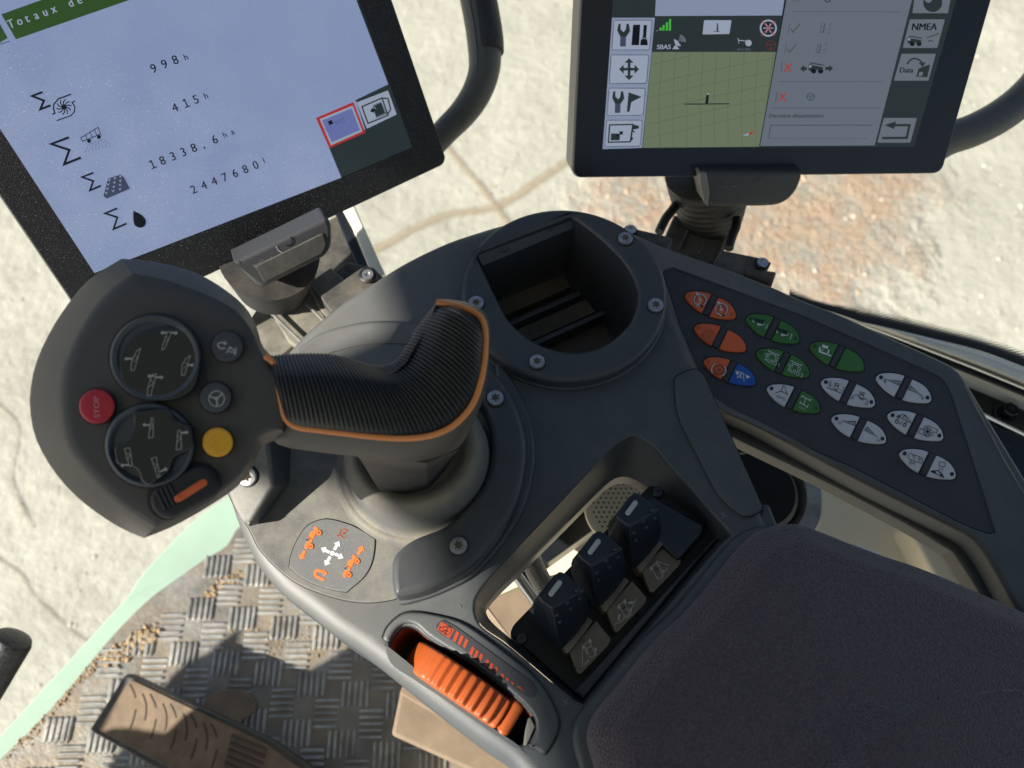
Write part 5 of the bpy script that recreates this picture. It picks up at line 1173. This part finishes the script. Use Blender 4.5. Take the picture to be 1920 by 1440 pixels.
for l, w_ in (([(320, 690), (240, 720), (330, 755), (302, 820), (380, 790)], 4.2), ([(518, 1030), (385, 1080), (520, 1125), (482, 1232), (607, 1182)], 4.6), ([(700, 1296), (615, 1328), (700, 1358), (675, 1428), (758, 1392)], 3.6)):
    A3_.line(z1(l), w_, "lcd_ink")
zl = zc(4, 0, 360); A3_.line(zl([(880, 122), (788, 160), (880, 190), (852, 278), (950, 236)]), 3.6, "lcd_ink"); A3_.poly(zl(cr([(1000, 140), (1062, 172), (1095, 215), (1085, 255), (1050, 268), (1012, 250), (1000, 210)], 5, True, [0])), "lcd_ink")
A3_.line(z1([(535, 706), (440, 740), (405, 780), (402, 815), (412, 850), (392, 856)]), 2.6, "lcd_ink"); A3_.line(z1([(565, 758), (540, 768), (562, 800), (558, 840), (530, 868), (425, 905)]), 2.2, "lcd_ink")
cf_ = z1([(480, 803)])[0]; A3_.disc(cf_, 5, "lcd_ink")
for k in range(10):
    an = 2 * math.pi * k / 10 + .2; A3_.line([(cf_[0] + 4 * math.cos(an), cf_[1] + 4 * math.sin(an)), (cf_[0] + 10 * math.cos(an), cf_[1] + 10 * math.sin(an)), (cf_[0] + 14.5 * math.cos(an + .3), cf_[1] + 14.5 * math.sin(an + .3))], 2, "lcd_ink")
A3_.line(z1([(605, 1035), (735, 955), (755, 1005), (620, 1060)]), 1.5, "lcd_ink", True)
for x0, y0, x1, y1 in ((640, 1012, 655, 1047), (675, 990, 692, 1030), (708, 970, 728, 1018)): A3_.line(z1([(x0, y0), (x1, y1)]), 1.3, "lcd_ink")
for x, y in ((668, 1058), (742, 1028)): A3_.disc(z1([(x, y)])[0], 3.6, "lcd_ink"); A3_.line(z1([(x - 14, y + 2), (x + 18, y - 10)]), 1.6, "lcd_ink")
for k in range(8):
    for j in range(4): A3_.disc(z1([(668 + k * 17 + j * (k - 3) * 3, 1085 - k * 6 + j * 17)])[0], .8, "lcd_ink", .8)
A3_.poly(z1([(810, 1340), (905, 1308), (930, 1330), (975, 1415), (800, 1490), (775, 1470)]), "lcd_slate"); A4_ = A.up(4)
for r in range(4):
    for k in range(3):
        x, y = 820 + k * 42 - r * 6 + 12 * r * (k - .5) * .25, 1352 + r * 32 - k * 14; A4_.line(z1([(x - 10, y - 6), (x, y + 6), (x + 8, y - 10)]), 1, "lcd_light"); A4_.line(z1([(x, y + 8), (x - 1, y - 8)]), .8, "lcd_light")
A3_.poly(zb([(610, 885), (890, 765), (980, 995), (710, 1112)]), "lcd_red"); A4_.poly(zb([(637, 893), (885, 792), (958, 985), (722, 1090)]), "lcd_light"); A.up(5).poly(zb([(655, 903), (878, 812), (940, 975), (728, 1068)]), "lcd_blue2" if False else "lcd_slateblue") if False else None
emitm("lcd_button", (.13, .16, .38), .6)
A.up(5).poly(zb([(655, 903), (878, 812), (940, 975), (728, 1068)]), "lcd_button"); A6_ = A.up(6); A6_.poly(zb([(698, 910), (728, 900), (740, 928), (710, 938)]), "lcd_ink"); A6_.mono("UCS", (630, 233), (7, -2.8), ex * 8.5, "lcd_slate", tuple(eyd * 9))
for r in (7, 11, 15): A6_.ring(zb([(722, 930)])[0], r, 1, "lcd_blue", 40, 150, 12)
A3_.poly(zb([(915, 768), (1150, 678), (1215, 858), (992, 965)]), "lcd_light"); A4_.line(zb([(955, 800), (1105, 735), (1150, 865), (1000, 925)]), 2.6, "lcd_dark", True); A4_.poly(zb([(1035, 790), (1100, 760), (1140, 855), (1062, 885)]), "lcd_dark"); A4_.line(zb([(1105, 735), (1150, 740), (1170, 820), (1145, 860)]), 2.6, "lcd_dark"); arrow(A.up(5), 1060, 820, 1015, 835, 8, 22, 28, "lcd_ink", zb); A.up(5).line(zb([(1062, 822), (1040, 792)]), 1, "lcd_light"); A.up(5).line(zb([(1040, 792), (1100, 765), (1132, 850), (1065, 878)]), .7, "lcd_light")
mb.build("screen", lt, wn=False)
# handle of the left display
def handle(t, pts, rads, z0, m, gripseg, deep=1.0):
    path = [atZ(u, v, z) for (u, v), z in zip(cr(pts, 8, False), [z0[0] + (z0[1] - z0[0]) * i / (8 * (len(pts) - 1)) for i in range(8 * (len(pts) - 1) + 1)])]
    rr = [rads[0] + (rads[1] - rads[0]) * min(1, i / len(path) * 1.6) for i in range(len(path))]
    mb = MB(); tube(mb, path, rr, m, 24, flat=.9); h = mb.build("handle", t)
    if gripseg:
        a_, b_ = gripseg; n = len(path); p2 = path[int(a_ * n):]; mb = MB(); tube(mb, [p + Vector((.0022, 0, .001)) for p in p2], [r * 1.0 for r in rr[int(a_ * n):]], "grip_rubber", 24, flat=.9); mb.build("rubber_grip", h)
    mb = MB(); off_ = [p + (C0 - p).normalized() * (r * .9) + Vector((-r * .42, 0, 0)) for p, r in zip(path, rr)]; tube(mb, off_, .0007, "plastic_smooth", 8); mb.build("seam", h)
mat("grip_rubber", (.014, .014, .015), .5, bump=1.0, bscale=700, bdist=.0012)
mat("handle_plastic", (.075, .077, .076), .45, bump=.25, bscale=1500)
handle(lt, [(800, 285), (835, 246), (868, 212), (893, 175), (908, 130), (908, 85), (902, 40), (890, -20), (870, -90)], (.0105, .0142), (.61, .62), "handle_plastic", (.58, 1))
# ---- left mount
ml_ = thing("display_mount", atZ(560, 600, .50), "dusty grey bracket and bellows under the tilted left display", "mount", "mounts under the displays")
mb = MB(); xa = DL.pl.x; ya = DL.pl.y; na = DL.pl.n
cbx = atZ(530, 470, .503)
ubx = [(438, 492), (450, 487), (612, 408), (622, 420), (623, 462), (610, 482), (494, 541), (482, 536)]
plu = Pl(atZ(530, 470, .50), (na + Vector((.0, -.35, .0))).normalized()); slab(mb, plu, rp(ubx, [3, 3, 10, 10, 10, 8, 8, 8]), "shell", thick=.02, bev=.003, seg=4); 
slab(mb, plu, rp([(478, 500), (606, 437), (612, 458), (604, 476), (496, 530)], 4), "arm_dark", thick=.002, bev=.0006, base=.0008)
au = Art(mb, plu, .0004); au.ring((540, 452), 9, 3, "black", -60, 110, 10); au.up().line([(517, 461), (522, 470), (530, 474)], 1.2, "ink_grey"); us = "plastic_dusty"
au.line([(476, 498), (508, 484)], 1.6, us); au.line([(484, 495), (490, 487), (496, 487)], 1.4, us); au.line([(488, 493), (496, 497), (503, 491)], 1.4, us); au.disc((477, 498), 2.4, us); au.poly([(508, 480), (512, 485), (506, 488)], us)
mb.build("usb_block", ml_)
mb = MB(); cb_ = atZ(505, 478, .53); axd = (atZ(520, 560, .60) - cb_).normalized(); R0 = 92 / F * .53; prof = []
for k in range(40): h = k * .0011; prof.append((R0 * (1 - .0045 * k) - .0011 * abs(math.sin(k * .62)), h))
lathe(mb, cb_, axd, prof, "boot_dark", 48); mb.build("bellows", ml_, ang=60)
mb = MB(); AP = HZ(-.088)
slab(mb, AP, rp([(487, 570), (560, 640), (527, 668), (480, 690), (440, 640)], 3) , "dusty_arm", thick=.01, bev=.0015)
slab(mb, AP, [(492, 560), (560, 520), (650, 610), (600, 680), (540, 640)], "dusty_arm", thick=.012, bev=.002, base=.004)
slab(mb, AP, [(575, 530), (620, 500), (720, 590), (680, 640), (610, 600)], "dusty_arm", thick=.012, bev=.002, base=.008)
slab(mb, AP, [(612, 520), (650, 490), (700, 500), (760, 560), (690, 600)], "arm_dark", thick=.012, bev=.002, base=.004)
for l in ([(490, 568), (545, 622), (575, 650)], [(560, 555), (620, 615)], [(588, 540), (640, 590)]): tube(mb, [P(u, v, -.079) for u, v in l], .0012, "plastic_dusty", 8)
mb.build("bracket", ml_); mb = MB(); slab(mb, HZ(-.03), rp([(600, 555), (680, 500), (700, 505), (712, 530), (660, 570), (620, 585)], 5), "arm_dark", thick=.01, bev=.001); mb.build("side_plate", ml_)
mb = MB(); lathe(mb, P(690, 517, -.028), (0, 0, 1), [(.0062, 0), (.0062, .001), (.005, .002)], "black", 24); lathe(mb, P(690, 517, -.026), (0, 0, 1), [(.0038, 0), (.0038, .002), (.0018, .002), (.0016, .001), (0, .001)], "screw", 20); mb.build("bolt", ml_)
# ---- right display
DR = disp((935, 3219), (22000, 90), (1766, 327), .56, (1072, 334), .27, .205, "")
rt_ = thing("display_terminal", DR.pl.o - DR.pl.x * .135, "right display terminal showing a green field map and NMEA button", "display", "display terminals in front of the armrest")
frame_of(DR, rt_, "bezel", "shell_grey", depth=.03)
mb = MB(); A = Art(mb, DR.pl, .0008); za = zc(1920 / 440, 1040, 0); zd = zc(1920 / 440, 1420, 0)
A.poly([(1130, 277), (1714, 275), (1793, 0), (1872, -320), (1169, -320), (1147, 30)], "lcd_dark"); a1 = A.up(); a2 = A.up(2); a3 = A.up(3); a4 = A.up(4)
a1.poly(za([(470, 145), (820, 145), (715, 1210), (392, 1220)]), "lcd_white2"); a1.poly(za([(470, 135), (460, -60), (835, -60), (822, 135)]), "lcd_dark2") if False else None
a1.poly([(1247, -310), (1519, -310), (1466, 29), (1228, 30)], "lcd_white2"); a1.poly(za([(795, 425), (1810, 425), (1680, 1200), (720, 1210)]), "lcd_field")
for k in range(9):
    x0 = 870 + k * 112; a2.line(za([(x0 + 10, 425), (x0 - 15 - 8 * 0, 800), (x0 - 10, 1205)] if k < 8 else [(1790, 430), (1740, 800)]), .9, "lcd_grid")
for k in range(6):
    y0 = 470 + k * 110; a2.line(za([(790 - k * 9, y0 + 110), (1250, y0), (1800 - k * 18, y0 - 115 + 12)] if 430 < y0 - 103 < 1200 else [(790 - k * 9, y0 + 60), (1100, y0 + 20 - 30)]), .9, "lcd_grid")
a2.line(za([(1058, 852), (1430, 849)]), 2.2, "lcd_dark"); a3.poly(za([(1232, 848), (1255, 848), (1262, 775), (1242, 775)]), "lcd_ink"); a3.disc(za([(1254, 770)])[0], 1.6, "lcd_light")
a2.poly(za([(1535, 1112), (1590, 1085), (1585, 1108)]), "lcd_light"); a2.poly(za([(1590, 1083), (1645, 1080), (1587, 1107)]), "lcd_red")
BT = ([(485, 165), (798, 165), (775, 408), (468, 408)], [(462, 450), (770, 450), (752, 682), (447, 684)], [(445, 722), (742, 722), (724, 942), (430, 944)], [(425, 984), (718, 984), (700, 1195), (412, 1200)])
for b in BT: a2.poly(rp(za(b), 4), "lcd_light"); a2.line(rp(za(b), 4), 1.5, "lcd_slate", True)
def wrench(x, y, s_=1):
    f = lambda l: za([(x + a_ * s_, y + b_ * s_) for a_, b_ in l]); a3.poly(f([(-25, 105), (-28, 185), (20, 185), (22, 105)]), "lcd_slate"); a3.poly(f([(-40, 0), (-50, 55), (-25, 105), (25, 105), (55, 60), (45, 0), (25, 0), (20, 45), (2, 68), (-22, 45), (-22, 0)]), "lcd_dark")
wrench(562, 195); wrench(518, 748, .95)
a3.poly(za([(642, 202), (700, 202), (690, 370), (628, 370)]), "lcd_ink"); a3.poly(za([(728, 205), (756, 205), (748, 300), (758, 325), (762, 370), (700, 370), (705, 325), (722, 300)]), "lcd_ink"); a4.line(za([(705, 322), (735, 310), (758, 325)]), 1, "lcd_light")
c0 = Vector((609, 566))
for dx, dy in ((0, -1), (0, 1), (1, 0), (-1, 0)):
    L0 = 90 if dy else 82; arrow(a3, c0.x, c0.y, c0.x + dx * L0, c0.y + dy * L0, 11, 38, 38, "lcd_dark", za)
a3.poly(za([(605, 755), (712, 792), (628, 835), (612, 915), (590, 915)]), "lcd_dark")
a3.line(za([(450, 1022), (640, 1018), (618, 1160), (440, 1164)]), 2.6, "lcd_dark", True); a3.poly(za([(640, 1018), (690, 1030), (690, 1050), (640, 1062), (660, 1080), (640, 1140), (620, 1160)]), "lcd_dark"); a4.poly(za([(640, 1080), (660, 1085), (645, 1130), (632, 1120)]), "lcd_light"); a3.poly(za([(462, 1092), (520, 1092), (535, 1120), (530, 1148), (458, 1148)]), "lcd_dark"); arrow(a4, 510, 1115, 560, 1075, 7, 22, 26, "lcd_ink", za); 
for k, (x, h) in enumerate(((865, 25), (890, 45), (917, 68), (942, 95))): a2.poly(za([(x - 9, 250), (x + 9, 250), (x + 11, 250 - h), (x - 6, 250 - h)]), "lcd_lime")
a2.line(za([(832, 252), (846, 252)]), .8, "lcd_light"); a2.text("SBAS", za([(832, 402)])[0], (12.4, -.1), "lcd_light", (1, -12.2), bold=.06)
a2.poly(za([(975, 320), (1000, 330), (1035, 375), (1010, 378), (985, 360)]), "lcd_light"); a2.poly(za([(990, 365), (1020, 402), (962, 402)]), "lcd_light"); a2.line(za([(1000, 345), (1022, 330)]), 1, "lcd_light")
for r in (5, 8.5, 12): a2.ring(za([(1015, 340)])[0], r, 1, "lcd_light", -80, 5, 8)
a2.poly(rp(za([(1222, 165), (1447, 165), (1430, 278), (1210, 282)]), 2), "lcd_light"); a3.poly(za([(1322, 255), (1340, 255), (1338, 195), (1328, 185)]), "lcd_slate"); a3.line(za([(1300, 258), (1350, 258)]), 1.2, "lcd_slate")
cw_ = za([(1748, 230)])[0]; a2.ring(cw_, 14.5, 3.2, "lcd_light"); a2.ring(cw_, 10.5, 1.4, "lcd_ink"); 
for an in (0, 60, 120): a2.line([(cw_[0] - 10 * math.cos(math.radians(an)), cw_[1] - 10 * math.sin(math.radians(an))), (cw_[0] + 10 * math.cos(math.radians(an)), cw_[1] + 10 * math.sin(math.radians(an)))], 1.6, "lcd_light")
a3.line(za([(1695, 170), (1800, 290)]), 1.5, "lcd_red"); a3.line(za([(1805, 170), (1690, 290)]), 1.5, "lcd_red"); emitm("lcd_maroon", (.12, .03, .035), .6)
cw_ = za([(1768, 372)])[0]; a2.ring(cw_, 8.6, 1.4, "lcd_maroon"); a2.line([(cw_[0] - 8, cw_[1] - 2), (cw_[0] + 8, cw_[1] - 2)], 1.6, "lcd_maroon"); a2.line([cw_, (cw_[0], cw_[1] + 8)], 1.8, "lcd_maroon")
a2.line(za([(1500, 312), (1508, 355)]), 1.2, "lcd_light"); a2.line(za([(1502, 330), (1570, 335)]), 1.6, "lcd_light"); a2.disc(za([(1586, 352)])[0], 6, "lcd_light"); a2.text("RECORD", za([(1492, 412)])[0], (6.4, 0), "lcd_page", (.5, -5.5))
# right hand page
a1.poly(zd([(470, -1340), (1600, -1340), (1265, 0), (960, 1190), (20, 1195)]), "lcd_page"); a2.line(zd([(472, -1340), (238, -20), (18, 1196)]), 1.6, "lcd_ink")
for l in ([(285, 95), (1170, 97)], [(175, 668), (1030, 668)], [(105, 883), (1002, 883)]): a2.line(zd(l), .8, "lcd_slate")
for x, y in ((265, 230), (235, 395)): a2.line(zd([(x, y - 42), (x - 10, y + 42)]), 1, "lcd_slate"); a2.line(zd([(x + 12, y + 5), (x + 28, y + 35), (x + 85, y - 38)]), 1.9, "lcd_check")
for x, y in ((205, 552), (160, 793)): a2.line(zd([(x, y - 42), (x - 10, y + 40)]), 1.1, "lcd_slate"); a2.line(zd([(x + 22, y - 34), (x + 72, y + 36)]), 2.2, "lcd_red"); a2.line(zd([(x + 78, y - 34), (x + 10, y + 36)]), 2.2, "lcd_red")
a2.line(zd([(300, 10), (322, -10)]), 1, "lcd_slate"); a2.line(zd([(328, 15), (350, -20)]), 1, "lcd_slate"); a2.ring(zd([(575, -5)])[0], 5, 2, "lcd_dark", 0, 180, 10); a2.line(zd([(640, 0), (655, -40)]), 2, "lcd_dark")
for x, y in ((512, 270), (478, 438)):
    a2.line(zd([(x, y), (x + 20, y - 88)]), .9, "lcd_slate"); a2.line(zd([(x + 70, y + 4), (x + 74, y - 14)]), 1, "lcd_slate"); a2.line(zd([(x + 77, y - 26), (x + 80, y - 44)]), 1, "lcd_slate"); a2.line(zd([(x + 83, y - 58), (x + 87, y - 82)]), 1, "lcd_slate")
    a2.line(zd([(x + 28, y - 18), (x + 42, y - 80)]), 1.8, "lcd_slate"); a2.line(zd([(x + 12, y - 8), (x + 36, y - 10)]), 2.2, "lcd_slate"); a2.line(zd([(x + 40, y - 24), (x + 55, y - 30)]), 1, "lcd_slate")
def truck(ox, oy, s_):
    f = lambda l: zd([(ox + a_ * s_, oy + b_ * s_) for a_, b_ in l]); a2.poly(f([(0, -22), (22, -30), (30, 10), (28, 28), (2, 25)]), "lcd_dark"); a3.poly(f([(4, -16), (20, -20), (22, 0), (6, 2)]), "lcd_light"); a2.poly(f([(30, -18), (120, -2), (110, 24), (30, 14)]), "lcd_dark"); a2.poly(f([(14, -42), (130, -22), (134, -14), (16, -32)]), "lcd_dark"); a2.disc(f([(42, 28)])[0], 5 * s_, "lcd_ink"); a2.disc(f([(100, 28)])[0], 5 * s_, "lcd_ink")
truck(418, 552, 1); arrow(a2, 405, 562, 350, 560, 12, 30, 32, "lcd_dark", zd); arrow(a2, 555, 560, 620, 560, 12, 30, 32, "lcd_dark", zd)
c = zd([(437, 792)])[0]; a2.ring(c, 6.8, 1.1, "lcd_dark"); a2.line([(c[0] - 6, c[1] - 1.5), (c[0] + 6, c[1] - 1.5)], 1.1, "lcd_dark"); a2.line([c, (c[0] - 1, c[1] + 6)], 1.2, "lcd_dark")
a2.text("Dernière désactivation", zd([(92, 962)])[0], (11.1, -.02), "lcd_ink", (2.0, -10.2))
a2.line(zd([(92, 1132), (110, 1024), (938, 1024)]), 1, "lcd_dark"); a2.line(zd([(92, 1134), (905, 1134)]), .5, "lcd_slate")
for b in ([(1300, -120), (1600, -120), (1560, 108), (1268, 108)], [(1248, 158), (1535, 158), (1472, 392), (1190, 392)], [(1180, 440), (1460, 440), (1400, 660), (1117, 660)], [(1035, 965), (1305, 965), (1252, 1167), (982, 1167)]): a1.poly(rp(zd(b), 2), "lcd_dim")
a2.disc(zd([(1435, 20)])[0], 18, "lcd_dark"); a3.disc(zd([(1400, -8)])[0], 7, "lcd_dim"); a2.text("NMEA", zd([(1255, 246)])[0], (17.5, 0), "lcd_ink", (3, -18.5), bold=.07); truck(1228, 330, .95); a2.line(zd([(1388, 308), (1430, 295), (1488, 272)]), 1.7, "lcd_dark"); a2.ring(zd([(1418, 352)])[0], 5, 1.6, "lcd_dark", 200, 330, 8)
a2.text("Data", zd([(1158, 594)])[0], (13.6, 0), "lcd_ink", (2.2, -14), bold=.06); a2.line(zd(cr([(1225, 525), (1255, 488), (1300, 480), (1340, 505), (1355, 530)], 4, False)), 3, "lcd_dark"); a2.poly(zd([(1320, 515), (1380, 510), (1352, 548)]), "lcd_dark"); a2.poly(zd([(1320, 560), (1400, 530), (1415, 532), (1390, 632), (1300, 628)]), "lcd_dark"); a3.poly(zd([(1325, 590), (1358, 590), (1348, 622), (1318, 622)]), "lcd_dim")
a2.line(zd([(1110, 1024), (1245, 1024), (1222, 1128), (1020, 1130)]), 4.6, "lcd_dark"); a2.poly(zd([(1040, 1024), (1135, 993), (1118, 1056)]), "lcd_dark")
mb.build("screen", rt_, wn=False)
handle(rt_, [(1730, 290), (1775, 262), (1820, 246), (1868, 222), (1912, 190), (1950, 150), (1985, 90), (2005, 20), (2010, -60)], (.0125, .0138), (.61, .63), "handle_plastic", None)
# ---- right mount
mr = thing("display_mount", atZ(1330, 430, .56), "black bellows mount and bracket with cables under the right display", "mount", "mounts under the displays")
mb = MB(); cb_ = atZ(1325, 318, .575); axd = (atZ(1338, 425, .625) - cb_).normalized(); L2 = (atZ(1338, 412, .62) - cb_).length; prof = []
for k in range(44): t = k / 43; prof.append(((78 - 20 * t * t) / F * .575 - .0010 * abs(math.sin(k * .62)), L2 * t))
prof.append((.012, L2 + .001)); lathe(mb, cb_, axd, prof, "bellows_black", 56); mb.build("bellows", mr, ang=60)
mb = MB(); plr = Pl(atZ(1400, 360, .545), (DR.pl.n + Vector((0, -.25, 0))).normalized()); ub = cr([(1314, 322), (1400, 322), (1504, 322), (1503, 335), (1492, 360), (1474, 378), (1452, 386), (1400, 388), (1334, 388), (1326, 380), (1318, 350)], 4, True, [0, 2, 8])
slab(mb, plr, ub, "shell", thick=.022, bev=.0025, seg=4); slab(mb, plr, rp([(1312, 324), (1325, 324), (1331, 360), (1328, 388), (1320, 380), (1314, 350)], 3), "shell_grey", thick=.02, bev=.001, base=.0012)
au = Art(mb, plr, .0004); au.line([(1348, 350), (1376, 350)], 1.4, "plastic_dusty"); au.line([(1355, 350), (1361, 344), (1366, 344)], 1.2, "plastic_dusty"); au.line([(1360, 350), (1366, 355), (1371, 355)], 1.2, "plastic_dusty"); au.poly([(1376, 347), (1380, 350), (1376, 353)], "plastic_dusty"); au.ring((1416, 330), 13, 5, "plastic_smooth", 0, 170, 12)
mb.build("usb_block", mr)
mb = MB(); z_ = -.095; slab(mb, HZ(z_), rp([(1264, 402), (1372, 424), (1358, 470), (1340, 510), (1235, 470)], 3), "arm_dark", thick=.012, bev=.0015, base=.008)
for l in ([(1298, 418), (1272, 470)], [(1330, 424), (1310, 478)], [(1366, 428), (1340, 500)]): tube(mb, [P(u, v, z_ + .0085) for u, v in l], .0013, "arm_dark", 8)
mb.build("bracket", mr); mb = MB(); slab(mb, HZ(-.03), rp([(1172, 425), (1190, 428), (1262, 445), (1250, 480), (1180, 450)], 3), "arm_dark", thick=.01, bev=.001)
mb.build("side_plate", mr); mb = MB(); slab(mb, HZ(-.03), rp([(1352, 468), (1430, 484), (1447, 492), (1436, 512), (1420, 545), (1330, 510)], 3), "arm_dark", thick=.01, bev=.001); mb.build("side_plate", mr)
for u, v in ((1182, 433), (1429, 495)):
    mb = MB(); c = P(u, v, -.0285); lathe(mb, c, (0, 0, 1), [(.0048, -.001), (.0048, .0006)], "black", 24); lathe(mb, c, (0, 0, 1), [(.0038, 0), (.0038, .0022), (.002, .0022), (.0018, .001), (0, .001)], "steel", 24); mb.build("bolt", mr)
mb = MB(); k0, k1 = P(1398, 512, -.03), P(1450, 527, -.028); kd = (k1 - k0).normalized(); Lk = (k1 - k0).length; lathe(mb, k0, kd, [(.0045, 0), (.0042, Lk * .3), (.0052, Lk * .7), (.0060, Lk * .95), (.0052, Lk), (0, Lk)], "arm_dark", 24); mb.build("knob", mr)
for pts in ([(1275, 372), (1262, 392), (1248, 410), (1236, 435)], [(1382, 410), (1380, 425), (1372, 445), (1366, 466)]):
    mb = MB(); tube(mb, [P(u, v, -.06) for u, v in cr(pts, 6, False)], .0035, "black", 12); mb.build("cable", mr)
